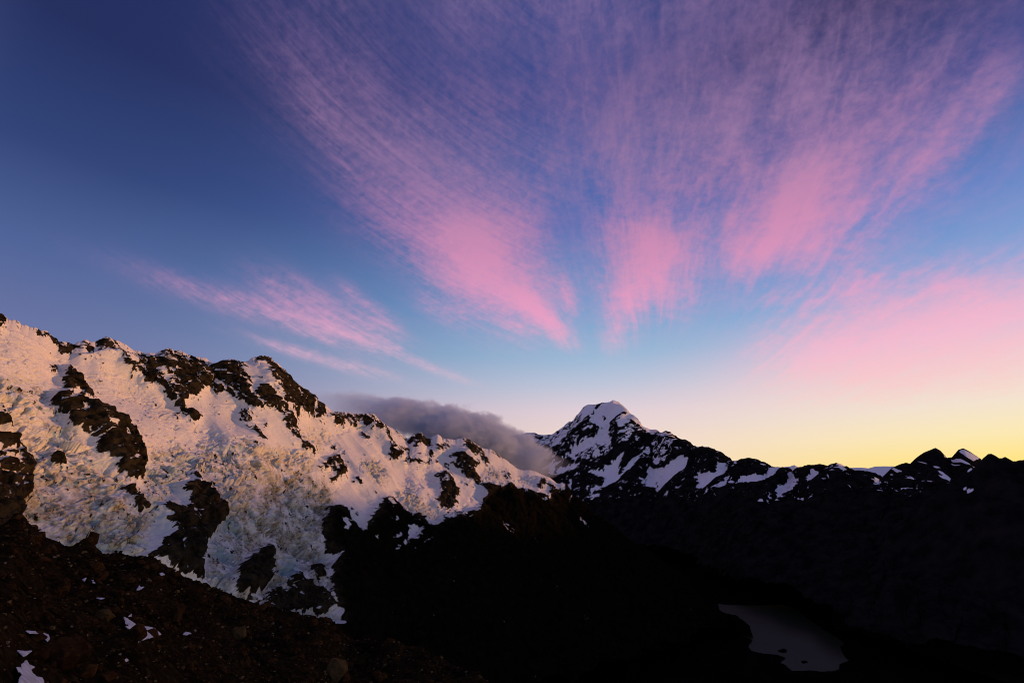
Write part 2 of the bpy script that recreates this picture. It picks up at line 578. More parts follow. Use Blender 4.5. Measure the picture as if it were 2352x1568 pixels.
# === LEFT MASSIF ===================================================================
def left_massif():
    crest = V1((-180, 10), (0, 85), (40, 130), (60, 142), (120, 140), (140, 165), (180, 170), (215, 185), (240, 195), (270, 217), (300, 210),
               (330, 235), (370, 262), (395, 287), (440, 295), (500, 310), (540, 290), (575, 275), (600, 290), (640, 285),
               (680, 262), (720, 250), (760, 265), (800, 280), (840, 305), (880, 335), (930, 350), (980, 360), (1020, 352),
               (1050, 365), (1090, 345), (1130, 330), (1160, 345), (1200, 345), (1240, 360), (1280, 375), (1330, 390),
               (1370, 400), (1400, 425), (1450, 430), (1490, 410), (1540, 400), (1600, 410), (1630, 432), (1660, 415),
               (1700, 390), (1760, 375), (1800, 385), (1850, 430), (1880, 470), (1920, 510))
    crest += V2((40, 75), (60, 90), (100, 140), (150, 180), (200, 210), (250, 240), (265, 262), (285, 275), (330, 300), (400, 300),
                (450, 310), (500, 315), (560, 320), (635, 315), (680, 360), (740, 410), (800, 440), (860, 480), (900, 500),
                (950, 470), (1000, 455), (1030, 495), (1060, 510), (1090, 500), (1130, 480), (1160, 510), (1220, 515),
                (1270, 510), (1340, 508), (1390, 520), (1430, 550), (1480, 585), (1540, 590), (1600, 630), (1660, 670),
                (1700, 705), (1760, 745), (1800, 755), (1860, 755), (1900, 765), (1950, 790), (2010, 815), (2060, 850), (2095, 905))
    crest += V3((470, 895), (550, 950), (640, 1040), (700, 1085), (780, 1130), (860, 1180), (930, 1240), (1000, 1300), (1080, 1350), (1150, 1400))
    crest += [(1520, 1292), (1580, 1335), (1640, 1386), (1662, 1428), (1690, 1490), (1720, 1540)]
    ca, ce = crest_fn(crest, None)
    N, M, BK = 1340, 580, 20
    a0 = pix2ae(-150, 900)[0]; a1 = pix2ae(1700, 1440)[0]
    az = np.linspace(a0, a1, N)
    def by_px(pairs):
        pa = pix2ae(np.array([p[0] for p in pairs]), np.full(len(pairs), 1000.0))[0]
        return np.interp(az, pa, [p[1] for p in pairs])
    el_c = np.interp(az, ca, ce)
    ragged = by_px([(0, 1), (330, 1), (620, 1.1), (760, .8), (1000, .8), (1180, .35), (1300, .5), (1700, .3)])
    el_c = el_c + (jag(az, math.radians(0.42), 1, 300.0) - .6 * np.abs(jag(az, math.radians(.55), 3, 700.0))) * ragged
    r_c = by_px([(-200, 2500), (0, 2600), (600, 3250), (760, 3500), (950, 3850), (1290, 4650), (1450, 4550), (1640, 4280), (1720, 4100)])
    r_b = by_px([(-200, 1250), (0, 1300), (600, 1500), (1000, 2000), (1290, 2550), (1450, 3000), (1640, 3850), (1720, 3950)])
    z_b = by_px([(-200, -500), (0, -520), (600, -650), (1000, -830), (1290, -905), (1640, -921), (1720, -923)])
    lim = by_px([(-200, 1420), (0, 1400), (380, 1470), (560, 1520), (760, 1560), (880, 1600), (1000, 1640), (1700, 1660)])
    el_min = pix2ae(by_px([(-200, -200), (1720, 1720)]), lim)[1]
    R, Z, T = mountain_sheet(az, el_c, r_c, r_b, z_b, M, el_min, q=1.10, back=BK, back_step=30)
    x, y, z = to_xyz(az[None], R, Z)
    # broad relief first; the survey is then read off the shaped face
    fade = np.clip(1.15 - T, 0.1, 1); fade[T <= .93] = 1
    s = 0.63 * x + 0.78 * y; c = 0.78 * x - 0.63 * y
    w = 0.72 * c - 0.70 * (z - CZ)
    big = fbm(x, y, z, 900.0, 3, .5) * 90 + fbm(s - .4 * w, w * .45, z * 0, 520.0, 3, .5, True) * 62 + fbm(x + 333, y, z, 300.0, 2, .4) * 26
    nrm = normals(x, y, z)
    x = x + nrm[..., 0] * big * fade; y = y + nrm[..., 1] * big * fade; z = z + nrm[..., 2] * big * fade
    z = fix_crest(az, x, y, z, M, el_c)
    px, py = world2pix(x, y, z)

    # --- rock / snow survey
    F = np.ones((FH, FW), np.float32)
    snow_area = ([(-40, 660), (-40, 1400)] + VB((0, 1568)) + VE((0, 900), (2100, 900))
                 + V5((2105, 800), (2095, 690), (2060, 600), (2060, 480), (2110, 350), (2040, 300), (2010, 200), (1995, 130))
                 + V2((190, 1230), (200, 1180), (235, 1150), (290, 1080), (340, 1065), (410, 1080), (415, 1180), (435, 1210), (485, 1240), (475, 1290),
                      (505, 1280), (550, 1205), (600, 1120), (690, 985), (715, 965), (760, 990), (830, 1060), (880, 1110), (940, 1150), (990, 1195),
                      (1035, 1255), (1050, 1250), (1030, 1205), (1090, 1216), (1185, 1208), (1160, 1130), (1180, 1150), (1215, 1172), (1260, 1160), (1305, 1150),
                      (1310, 1140), (1380, 1105), (1420, 1118), (1422, 1080), (1480, 1030), (1470, 1005), (1512, 960), (1490, 905), (1455, 862),
                      (1510, 882), (1525, 868), (1565, 890), (1620, 910), (1690, 868), (1720, 912), (1760, 920), (1800, 942), (1870, 950),
                      (1930, 972), (1990, 1000), (2015, 1016), (1985, 950), (2040, 930), (2100, 905), (2080, 820), (1900, 700), (1300, 400), (900, 300), (0, -200)))
    fill(F, snow_area, 0.03)
    VG_ = np.ones((FH, FW), np.float32); fill(VG_, snow_area, 0.0)
    veg = sstep(.45, .95, sample(blur(VG_, 14), px, py))
    parts = []                       # polygons kept as rock_outcrop parts

    def rock(poly, v, part=True):
        fill(F, poly, v)
        if part: parts.append(poly)
    # rib on the left
    rock(VA((700, 980), (760, 850), (820, 770), (880, 790), (930, 870), (1000, 960), (1090, 1060), (1170, 1180), (1060, 1190), (980, 1100), (880, 1110), (790, 1130), (730, 1060)), .90)
    rock(VA((560, 740), (640, 740), (690, 800), (620, 820)), .75, False)
    rock(VA((570, 1250), (650, 1160), (740, 1140), (850, 1190), (750, 1250), (730, 1380), (650, 1330)), .93)
    rock(VA((750, 1290), (900, 1240), (960, 1180), (1040, 1240), (1040, 1320), (960, 1360), (830, 1400), (770, 1360)), .94)
    rock(VA((830, 1480), (900, 1400), (1020, 1400), (1060, 1280), (1150, 1240), (1240, 1300), (1340, 1370), (1460, 1440), (1530, 1510))
         + VB((1600, 60), (1680, 190), (1710, 290), (1790, 340), (1800, 440), (1790, 540), (1740, 560), (1760, 620), (1700, 740), (1600, 720), (1530, 660), (1420, 600), (1380, 480), (1300, 420), (1190, 350), (1170, 220), (1110, 150), (1040, 110), (880, 60), (840, -10)), .965)
    stroke(F, VB((1100, 150), (1200, 60), (1330, 50)), 5, .25); stroke(F, VB((1150, 200), (1250, 150), (1310, 70)), 4, .3)
    stroke(F, VB((1440, 620), (1540, 480), (1630, 360)), (3, 4), .3)
    for cx, cy, q in ((1450, 140, 45), (1510, 240, 22), (1350, 340, 20), (1590, 340, 22), (1090, 90, 20), (1620, 500, 18)):
        fill(F, VB((cx - q, cy - q * .8), (cx, cy - q), (cx + q, cy + q * .5), (cx, cy + q)), .05)
    rock(VB((630, 420), (690, 370), (750, 380), (790, 480), (720, 490), (650, 460)), .97)
    rock(VA((-120, 1400), (0, 1390), (50, 1420), (80, 1490), (30, 1568), (-120, 1580)), .95, False)
    rock(VB((-200, -80), (0, -40), (40, 20), (0, 60), (-200, 90)), .9, False)
    rock(VB((-200, 180), (60, 180), (130, 240), (180, 300), (230, 380), (300, 470), (320, 540), (270, 620), (330, 860), (260, 940), (190, 1000), (130, 1080), (80, 1240), (60, 1568), (-200, 1568)), .90)
    for cx, cy, q in ((60, 380, 90), (50, 500, 70), (30, 700, 40), (190, 720, 30), (60, 890, 30), (250, 870, 30)):
        fill(F, VB((cx - q, cy - q * .5), (cx + q * .8, cy - q * .6), (cx + q, cy + q * .2), (cx - q * .6, cy + q * .6)), .25)
    # dirty fringe of rib, lower right
    rock(VB((1480, 820), (1600, 800), (1700, 900), (1790, 1010), (1760, 1080), (1640, 1060), (1560, 960)), .62)
    # central nunatak
    rock(VC((385, 660), (430, 610), (470, 650), (480, 740), (420, 750)), .97)
    rock(VC((-200, 1100), (0, 1040), (120, 1030), (170, 1090), (200, 1110), (250, 1060), (260, 980), (330, 930), (250, 860), (250, 780), (310, 750), (380, 760),
            (400, 800), (470, 760), (530, 800), (590, 880), (620, 960), (690, 1050), (800, 1070), (740, 1180), (680, 1270), (560, 1400), (480, 1500),
            (420, 1568)) + V5((1250, 300), (1235, 380), (1270, 480), (1000, 420), (900, 330), (960, 290), (1020, 210), (1005, 130), (1000, 40)), .955)
    # toes
    rock(VF((735, 560), (740, 480), (790, 390), (880, 290), (960, 240), (1040, 190), (1090, 130), (1140, 140), (1165, 240), (1120, 310), (1060, 370), (1100, 450), (1145, 490), (1060, 540), (980, 600), (930, 690), (800, 660), (760, 640)), .985)
    rock(VF((1270, 560), (1370, 430), (1420, 430), (1440, 520), (1540, 570), (1600, 640), (1690, 680), (1740, 830), (1700, 900), (1000, 900), (1000, 700), (1150, 630), (1270, 690)), .93)
    rock(VF((1545, 400), (1690, 380), (1710, 450), (1640, 540), (1580, 470)), .8, False)
    # summit crest on the left
    rock(VA((-260, -80), (0, 40), (90, 150), (0, 230), (-260, 230)), .97, False)
    for pl, v in (
        (VA((230, 160), (250, 185), (235, 190)), .9), (VA((380, 235), (450, 225), (440, 260)), .8),
        (VA((425, 300), (450, 265), (500, 290), (520, 320), (560, 290), (600, 310), (640, 345), (560, 360), (500, 345), (450, 350)), .93),
        (VA((610, 390), (650, 345), (690, 360), (740, 410), (760, 450), (850, 440), (930, 470), (1060, 410), (1120, 440), (1140, 500), (1190, 580), (1070, 570), (1060, 520), (960, 520), (860, 560), (780, 590), (740, 540), (700, 480)), .86),
        (VA((1190, 440), (1260, 390), (1350, 370), (1420, 480), (1380, 540), (1290, 530), (1190, 490)), .72),
        (VA((1300, 440), (1350, 400), (1430, 480), (1460, 560), (1540, 640), (1620, 720), (1720, 800), (1760, 860), (1830, 860), (1940, 900), (1940, 1000), (1830, 1000), (1760, 930), (1700, 860), (1640, 830), (1500, 720), (1480, 620), (1380, 540)), .88),
        (VA((1350, 370), (1500, 420), (1620, 510), (1640, 570), (1700, 680), (1560, 620), (1440, 500)), .42),
        (VA((1620, 520), (1760, 570), (1860, 590), (1960, 590), (2090, 520), (2200, 540), (2335, 590), (2335, 1090), (2250, 1110), (2150, 1170), (2080, 1100), (2000, 1040), (1900, 960), (1780, 840), (1680, 720)), .66),
        (VD((0, 160), (120, 85), (260, 110), (420, 180), (600, 260), (740, 280), (640, 420), (700, 540), (790, 620), (700, 670), (640, 590), (560, 590), (470, 650), (370, 680), (270, 720), (150, 790), (40, 700), (0, 600)), .68),
        (VD((570, 280), (740, 280), (780, 400), (800, 520), (700, 480), (640, 440)), .85),
        (VD((0, 420), (70, 400), (140, 520), (250, 510), (330, 560), (300, 640), (150, 740), (40, 650)), .72),
        (VD((240, 640), (370, 560), (470, 650), (370, 700), (280, 730), (290, 830), (280, 960), (210, 930), (150, 800)), .82),
        (VD((270, 970), (330, 880), (430, 930), (520, 930), (450, 990), (380, 1050)), .92),
        (VD((150, 940), (190, 930), (210, 960), (170, 975)), .9),
        (VD((690, 650), (740, 600), (790, 630), (700, 670)), .9),
    ):
        rock(pl, v, v > .8)
    # the two pointed peaks
    rock(VD((720, 300), (830, 220), (980, 230), (1040, 300), (1060, 400), (1100, 490), (1120, 580), (1110, 640), (1200, 760), (1260, 850), (1160, 880), (1100, 830), (920, 770), (950, 650), (860, 570), (800, 520), (760, 400)), .93)
    stroke(F, VD((930, 330), (1000, 390), (1080, 480)), (14, 5), .15)
    rock(VD((1170, 240), (1220, 180), (1300, 165), (1370, 190), (1470, 290), (1580, 410), (1700, 510), (1820, 620), (1860, 670), (1980, 760), (2080, 800), (2090, 850), (2020, 950), (1920, 980), (1870, 960), (1760, 900), (1620, 850), (1500, 800), (1440, 680), (1400, 560), (1340, 470), (1330, 380), (1300, 290), (1220, 300)), .935)
    stroke(F, VD((1400, 230), (1480, 370), (1600, 420), (1680, 650), (1690, 730)), (14, 3), .28)
    stroke(F, VD((1880, 780), (1900, 980)), 7, .2); stroke(F, VD((2040, 830), (2100, 900), (2050, 980)), 16, .12)
    rock(VD((1230, 460), (1280, 460), (1400, 600), (1420, 700), (1480, 820), (1480, 900), (1380, 860), (1300, 840), (1200, 740), (1180, 600), (1290, 580)), .90)
    stroke(F, VD((1290, 480), (1380, 640), (1440, 740), (1550, 880)), (9, 5), .06)
    rock(VD((1400, 700), (1480, 830), (1560, 900), (1650, 1030), (1700, 1110), (1560, 1100), (1510, 1000), (1480, 880)), .93)
    rock(VD((1600, 1120), (1720, 1180), (1740, 1250), (1820, 1290), (1920, 1380), (1800, 1370), (1740, 1290), (1660, 1200)), .9)
    rock(VD((960, 890), (1060, 880), (1140, 980), (1160, 1080), (1060, 1040), (980, 980)), .55, False)
    rock(VD((820, 540), (880, 580), (950, 650), (900, 750), (840, 680)), .38, False)
    stroke(F, VD((1160, 1090), (1240, 1180), (1350, 1260)), (8, 2), .65)
    rock(VD((1120, 1270), (1180, 1280), (1220, 1330), (1170, 1320)), .93, False)
    rock(VD((1270, 1040), (1330, 1020), (1340, 1070), (1290, 1070)), .8, False)
    rock(VD((1550, 860), (1640, 850), (1740, 970), (1650, 920)), .75, False)
    # right half of the ridge
    for pl, v in (
        (V2((260, 345), (330, 300), (480, 318), (540, 325), (500, 380), (485, 412), (430, 410), (370, 382), (350, 420), (300, 380)), .91),
        (V2((530, 330), (600, 325), (640, 340), (700, 395), (740, 450), (770, 560), (790, 600), (850, 645), (790, 685), (750, 672), (755, 540), (700, 450), (640, 415), (560, 405)), .93),
        (V2((525, 480), (560, 475), (610, 510), (560, 515)), .9), (V2((340, 385), (360, 390), (385, 445)), .9),
        (V2((840, 692), (880, 670), (960, 688), (1080, 700), (1105, 715), (980, 714), (840, 706)), .95),
        (V2((830, 560), (900, 615), (960, 670), (900, 650), (840, 592)), .8),
        (V2((780, 430), (860, 478), (900, 505), (920, 550), (860, 510), (800, 455)), .7),
        (V2((900, 500), (1000, 452), (1060, 508), (1085, 575), (1030, 562), (1000, 545), (960, 585), (900, 525)), .9),
        (V2((1030, 640), (1095, 595), (1080, 665), (1040, 672)), .93), (V2((975, 620), (1005, 605), (1000, 650)), .9),
        (V2((1110, 560), (1200, 548), (1225, 590), (1190, 612), (1120, 592)), .85), (V2((1100, 685), (1130, 680), (1120, 715)), .9),
        (V2((1160, 512), (1225, 510), (1215, 525)), .8),
        (V2((1335, 508), (1400, 518), (1470, 590), (1525, 690), (1505, 738), (1455, 690), (1440, 640), (1390, 640), (1345, 590)), .9),
        (V2((1220, 660), (1310, 630), (1390, 690), (1445, 720), (1400, 750), (1450, 830), (1465, 862), (1425, 872), (1340, 805), (1250, 725), (1200, 715), (1290, 700)), .9),
        (V2((1165, 715), (1215, 715), (1205, 755), (1170, 740)), .8),
        (V2((1515, 590), (1600, 622), (1665, 672), (1600, 645)), .85), (V2((1705, 705), (1760, 748), (1730, 735)), .85),
        (V2((1645, 752), (1680, 800), (1715, 872), (1670, 832)), .85), (V2((1605, 870), (1640, 868), (1630, 892)), .9),
        (V2((1920, 832), (1965, 822), (1965, 870), (1920, 925), (1908, 900)), .93), (V2((1985, 868), (2035, 900), (2012, 965), (1985, 930)), .93),
        (V2((1105, 805), (1150, 785), (1205, 800), (1245, 845), (1250, 900), (1302, 930), (1290, 970), (1272, 1000), (1265, 1062), (1200, 1097), (1130, 1062), (1103, 1010), (1145, 930), (1110, 935), (1135, 865)), .94),
        (V2((1325, 865), (1360, 880), (1345, 890)), .9), (V2((1195, 1120), (1220, 1110), (1220, 1145)), .9), (V2((1265, 1090), (1300, 1110), (1290, 1145), (1260, 1130)), .9),
        (V2((288, 565), (330, 562), (332, 592), (290, 590)), .92), (V2((358, 625), (405, 628), (408, 646), (375, 645)), .92),
        (V2((185, 740), (230, 690), (320, 648), (352, 682), (360, 720), (300, 740), (220, 770)), .93),
        (V2((215, 820), (300, 760), (330, 740), (300, 790)), .92),
        (V2((258, 862), (300, 790), (370, 740), (412, 752), (380, 805), (270, 878)), .93),
        (V2((448, 852), (500, 825), (552, 868), (500, 876)), .93),
        (V2((235, 1060), (300, 1065), (300, 1095), (250, 1120)), .8),
        (V2((430, 1080), (455, 1070), (462, 1100), (440, 1110)), .95), (V2((470, 1105), (500, 1100), (500, 1130), (480, 1130)), .95),
        (V2((580, 885), (640, 935), (700, 972), (640, 945)), .6),
        (V2((960, 1100), (1000, 1120), (1030, 1170), (1045, 1210), (990, 1190), (950, 1140)), .9),
    ):
        rock(pl, v, v > .92)
    stroke(F, V2((1170, 840), (1200, 880)), 11, .08)
    # snow lying on the dark lower rock
    for pl in (
        V2((715, 1000), (750, 998), (760, 1030), (735, 1092), (700, 1062)), V2((730, 1190), (790, 1170), (785, 1208), (740, 1222)),
        V2((890, 1225), (935, 1245), (985, 1270), (985, 1305), (950, 1352), (905, 1350), (850, 1402), (790, 1432), (800, 1408), (870, 1370), (892, 1310)),
        V2((740, 1465), (775, 1428), (782, 1440), (755, 1468)), V2((555, 1390), (590, 1340), (622, 1328), (610, 1362)),
        V2((1010, 1392), (1020, 1370), (1032, 1390)), V2((915, 1445), (935, 1415), (940, 1425)), V2((1348, 1180), (1358, 1160), (1365, 1178)),
        V2((310, 1285), (350, 1222), (395, 1208), (372, 1262), (330, 1280)), V2((1605, 1205), (1660, 1262), (1712, 1305), (1665, 1280), (1615, 1225)),
        V2((2130, 1030), (2155, 975), (2145, 1015)), V2((2215, 1180), (2255, 1225), (2235, 1212)), V2((730, 1340), (760, 1330), (770, 1350), (740, 1360)),
        V2((960, 1190), (1000, 1200), (1035, 1255), (1010, 1258)), V2((1925, 1020), (1950, 1005), (1965, 1030)),
        V2((1020, 1290), (1060, 1280), (1050, 1290)), V3((582, 1065), (600, 1062), (595, 1078)), V3((585, 1185), (610, 1200), (650, 1245), (610, 1215)),
        V6((985, 110), (1005, 130), (1055, 182), (1030, 168)),
    ):
        fill(F, pl, .10)
    wpx = px + 14.0 * fbm(x, y, z, 45.0, 4, .70); wpy = py + 14.0 * fbm(x + 777, y, z, 45.0, 4, .70)
    Rk = sample(blur(F, 1), wpx, wpy)
    Rk = np.where(Rk > .5, 1 - (1 - Rk) * .85, Rk)

    # --- icefalls, debris, blue ice
    I = np.zeros((FH, FW), np.float32); D = I.copy(); B = I.copy()
    ice_left = V1((-150, 560), (250, 560), (330, 640), (440, 870), (600, 1040), (760, 1200), (940, 1380), (960, 1700), (-150, 1700))
    ice_mid = V1((960, 1050), (1200, 1020), (1500, 950), (1750, 980), (2000, 1030), (2110, 1060), (2040, 1180), (2200, 1300), (2210, 1460), (2130, 1560), (2200, 1700), (2250, 2200),
                 (1300, 2200), (1420, 1560), (1500, 1430), (1390, 1330), (1280, 1190), (1100, 1320), (1060, 1420), (950, 1568), (900, 1420), (950, 1250))
    ice_hang = V2((740, 930), (860, 880), (960, 960), (1090, 1030), (1190, 1210), (1050, 1215), (960, 1120), (860, 1060))
    fill(I, V1((-150, 200), (300, 260), (700, 420), (1000, 640), (1250, 850), (1700, 960), (1300, 1050), (960, 1060), (700, 760), (500, 520), (200, 560), (-150, 600)), .20)
    fill(I, ice_left, .85); fill(I, ice_mid, .95); fill(I, ice_hang, .75)
    fill(I, V2((500, 690), (620, 670), (700, 720), (765, 780), (725, 862), (650, 850), (590, 790)), .85)
    fill(I, V2((1440, 740), (1640, 740), (1710, 800), (1640, 905), (1500, 840)), .65)
    fill(I, V2((20, 420), (250, 420), (300, 530), (250, 620), (60, 620)), .6)
    fill(I, V2((1700, 700), (1900, 760), (1990, 960), (1800, 930)), .35)
    fill(I, V1((1660, 1330), (1720, 1210), (1900, 1190), (1760, 1320), (1680, 1500)), .25)
    fill(I, V2((300, 880), (560, 890), (690, 980), (560, 1200), (430, 1200), (330, 1060)), .06)
    fill(I, V2((860, 720), (1100, 720), (1120, 900), (980, 960), (860, 880)), .14)
    fill(D, VB((0, 500), (300, 520), (800, 560), (1400, 640), (1560, 960), (1800, 1100), (1800, 1700), (0, 1700)), .50)
    fill(D, VB((0, 900), (1560, 900), (1800, 1100), (1800, 1700), (0, 1700)), .66)
    fill(D, VC((500, 560), (1200, 420), (2000, 480), (2200, 900), (1980, 1568), (1900, 2400), (300, 2400), (640, 1500), (820, 1050), (560, 800)), .42)
    fill(D, VC((1000, 1000), (2100, 900), (1980, 1568), (1900, 2400), (500, 2400), (800, 1400)), .66)
    for poly, v in ((VB((300, 640), (500, 700), (620, 860), (640, 1300), (760, 1480), (560, 1400), (330, 1000)), .85),
                    (VB((860, 560), (1150, 540), (1380, 640), (1500, 820), (1200, 900), (1100, 1100), (1300, 1300), (1700, 1400), (1750, 1568), (1000, 1568), (900, 1200), (850, 900), (700, 680)), .62),
                    (VB((880, 80), (1000, 160), (1040, 260), (960, 220)), .8), (VB((1560, 960), (1780, 1040), (1780, 1300), (1680, 1400), (1600, 1160)), .95),
                    (VB((1620, 1230), (1780, 1280), (1780, 1568), (1700, 1568)), .9),
                    (VC((1050, 320), (1180, 340), (1600, 340), (1660, 440), (1540, 570), (1280, 460)), .55),
                    (VC((1120, 880), (1340, 800), (1600, 560), (1750, 560), (1960, 700), (2180, 900), (2060, 1100), (1960, 1220), (1980, 1568), (1200, 1568), (1160, 1200)), .82),
                    (VC((300, 500), (900, 420), (1050, 640), (800, 860), (560, 640)), .25),
                    (VC((1180, 880), (1560, 860), (1660, 1180), (1560, 1568), (1180, 1568)), 1.0),
                    (VF((600, 50), (1640, 0), (1820, 800), (1560, 760), (1180, 120), (700, 560), (400, 480)), .72),
                    (V2((500, 700), (620, 680), (760, 790), (700, 850)), .55), (V2((560, 790), (640, 790), (720, 850), (690, 960), (600, 860)), .3),
                    (V2((900, 1060), (1030, 1040), (1140, 1130), (1050, 1180)), .45), (V2((1480, 790), (1700, 760), (1640, 880), (1520, 850)), .4),
                    (VD((780, 880), (880, 880), (960, 1000), (850, 1020)), .5), (VA((2000, 1290), (2120, 1280), (2100, 1400), (2000, 1380)), .55),
                    (V2((470, 350), (600, 420), (740, 500), (750, 600), (640, 520), (520, 440)), .3)):
        fill(D, poly, v)
    for poly, v in ((VC((780, 1100), (900, 1150), (1000, 1400), (1000, 1568), (620, 1568), (700, 1320)), .75), (VF((540, 0), (820, 60), (700, 350), (560, 520), (460, 420)), .6),
                    (VF((1280, 260), (1440, 230), (1540, 520), (1680, 640), (1560, 600), (1420, 440), (1200, 580), (1180, 480)), .6),
                    (VB((1800, 420), (2335, 420), (2000, 700), (2000, 1500), (1780, 1300), (1760, 760)), .45), (VC((0, 440), (420, 420), (360, 620), (220, 800), (180, 1050), (0, 1000)), .45),
                    (VC((1680, 640), (1900, 760), (1850, 960), (1640, 900)), .4), (VF((640, 360), (760, 330), (740, 600), (420, 520)), .35)):
        fill(B, poly, v)
    ice = sample(blur(I, 9), px, py); dirt = sample(blur(D, 11), px, py); blue = sample(blur(B, 9), px, py)

    # --- mask
    n_big = fbm(x, y, z, 110.0, 3, .55)
    # gullies: noise drawn out down the fall line (ridge runs along (0.63, 0.78))
    n_gul = fbm(s - 0.45 * w, w * 0.24, z * 0 + 3.3, 26.0, 4, .72)
    n_fine = fbm(x, y, z, 13.0, 2, .6)
    # --- relief: crags and tilted ledges in the rock, blocks and crevasses in the ice
    nrm = normals(x, y, z)
    rb = sample(blur(F, 8), px, py); rw = sample(blur(F, 26), px, py)
    crag = .6 * fbm(s - .4 * w, w * .50, z * .2, 150.0, 6, .60, True) + .5 * fbm(x, y, z, 120.0, 5, .62, True)
    dip = (w * .75 + s * .55 + 40 * fbm(x, y, z, 180.0, 3, .55)) / 46.0
    fr = dip - np.floor(dip)
    ledge = np.where(fr < .8, fr / .8, (1 - fr) / .2) * 13
    dip2 = (w * .5 - s * .9 + 30 * fbm(x + 50, y, z, 120.0, 3, .55)) / 33.0
    fr2 = dip2 - np.floor(dip2)
    ledge += np.where(fr2 < .75, fr2 / .75, (1 - fr2) / .25) * 9
    rr = np.clip(rb * 1.5, 0, 1)
    soft = 1 - .75 * veg
    gul = fbm(s + .5 * w, w * .3, z * 0 + 21, 300.0, 4, .5, True)
    d = rr * ((crag * 46 + ledge * .6) * soft + veg * gul * 60) + rw * 22 + fbm(x, y, z, 22.0, 3, .6) * 8.0 * rr * soft
    wx = s + 22 * fbm(x, y, z, 90.0, 2) ; wy = w + 22 * fbm(x + 999, y, z, 90.0, 2)
    i1, e1 = worley(wx * 0.72, wy * 1.25, 46.0)
    i2, e2 = worley(wx * 0.8 + 31, wy * 1.15, 21.0)
    blocks = (i1 - .5) * 30 * sstep(0, .05, e1) + (i2 - .5) * 22 * sstep(0, .08, e2) - 16 * (1 - sstep(0, .13, e1)) - 9 * (1 - sstep(0, .16, e2))
    blocks += fbm(x, y, z, 30.0, 4, .68) * 14
    band = fbm(s * .35, w, z * 0 + 8, 85.0, 3, .5, True)
    d += ice * (1 - rr) * (blocks * np.clip(.75 + .45 * n_big / n_big.std(), .15, 1.6) + band * 8)
    # long curved crevasses and slide runnels on the smooth snow
    cv = fbm(s * .55 + 3000, w * 1.1, z * 0 + 6, 150.0, 3, .5, True)
    rn = fbm(s - .35 * w, w * .12, z * 0 + 12, 34.0, 3, .6)
    d += (1 - rr) * (fbm(x, y, z, 220.0, 2, .4) * 14 + rn * 2.2 * (1 - ice) - 7.0 * sstep(.70, .86, cv) * sstep(0.0, .5, n_big / n_big.std()) * np.clip(1.2 - ice, .2, 1))
    xt = x + nrm[..., 0] * d; yt = y + nrm[..., 1] * d; zt = z + nrm[..., 2] * d
    steep = nrm[..., 2] - normals(xt, yt, zt)[..., 2]
    sel = rb > .5
    sz = (steep - steep[sel].mean()) / steep[sel].std()
    # snow keeps to the ledges and gullies, the steep steps stay bare
    nn = n_big / n_big.std() * 0.32 + n_gul / n_gul.std() * 0.80 + n_fine / n_fine.std() * .48 - np.clip(sz, -2, 2) * .55
    U = 0.5 + 0.5 * np.tanh(nn / nn.std() * 0.85)
    rk = sstep(-0.05, 0.05, Rk - U)
    d += rk * 4
    d *= fade
    x = x + nrm[..., 0] * d; y = y + nrm[..., 1] * d; z = z + nrm[..., 2] * d
    z = fix_crest(az, x, y, z, M, el_c)

    dn = fbm(x, y, z, 60.0, 4, .6); dn2 = fbm(s, w * .5, z * 0 + 5, 24.0, 3, .6)
    dn = dn / dn.std(); dn2 = dn2 / dn2.std()
    dirt = np.clip(dirt * (0.80 + .38 * dn + .45 * dn2), 0, 1) * np.clip(.45 + ice, 0, 1)
    # cleaved block walls show bare ice, some clean and bluish, some grimy
    isel = (ice > .5) & (rb < .3)
    wall = sstep(.35, 1.5, (steep - steep[isel].mean()) / steep[isel].std()) * np.clip(ice * 1.3, 0, 1) * (1 - rr)
    dirt = np.maximum(dirt, wall * np.where(i2 > .45, .85, .25)) + .07 * ice
    blue = np.clip(blue * (0.95 + .5 * n_big / n_big.std()), 0, 1)
    blue = np.maximum(blue, wall * np.where(i2 > .45, .1, .75))
    dirt = np.clip(dirt, 0, 1)
    V = np.stack([x, y, z], -1).reshape(-1, 3)
    Q = grid_quads(*x.shape)
    at = {'snow': (1 - rk).ravel(), 'dirt': dirt.ravel(), 'blue': blue.ravel(), 'veg': veg.ravel()}
    # --- split into the mountain and its parts
    cls = np.zeros(x.shape, np.int16)
    ids = np.zeros((FH, FW), np.float32)
    def mark(poly, val):
        f = np.zeros((FH, FW), np.float32); fill(f, poly, 1.0); ids[f > .5] = val
    for i, pl in enumerate(parts): mark(pl, 100 + i)
    ix = np.clip(px.astype(int), 0, FW - 1); iy = np.clip(py.astype(int), 0, FH - 1)
    front = T <= 1.0
    rid = ids[iy, ix]
    isl = (rk > .5) & front & (rid >= 100) & (px > -20)
    cls[isl] = rid[isl].astype(np.int16)
    snow = (rk <= .5) & front
    cls[snow] = 1
    for k, pl in enumerate((ice_left, ice_mid, ice_hang)):
        f = np.zeros((FH, FW), np.float32); fill(f, pl, 1.0)
        cls[snow & (f[iy, ix] > .5)] = 2 + k
    cf = cls.ravel()[Q[:, 0]]
    top = None
    v, q, a = subset(V, Q, at, cf == 0)
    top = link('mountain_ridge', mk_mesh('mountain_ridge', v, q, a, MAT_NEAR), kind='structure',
               label='snow-laden mountain ridge with icefalls and dark rock ribs', cat='mountain')
    names = {1: ('snowfield', 'smooth pink-lit snow between the rock ribs'), 2: ('icefall', 'broken dirty ice spilling down beside the left rock rib'),
             3: ('icefall', 'long icefall with a grey debris-covered tongue reaching the valley'), 4: ('icefall', 'short hanging ice tongue ending above dark cliffs')}
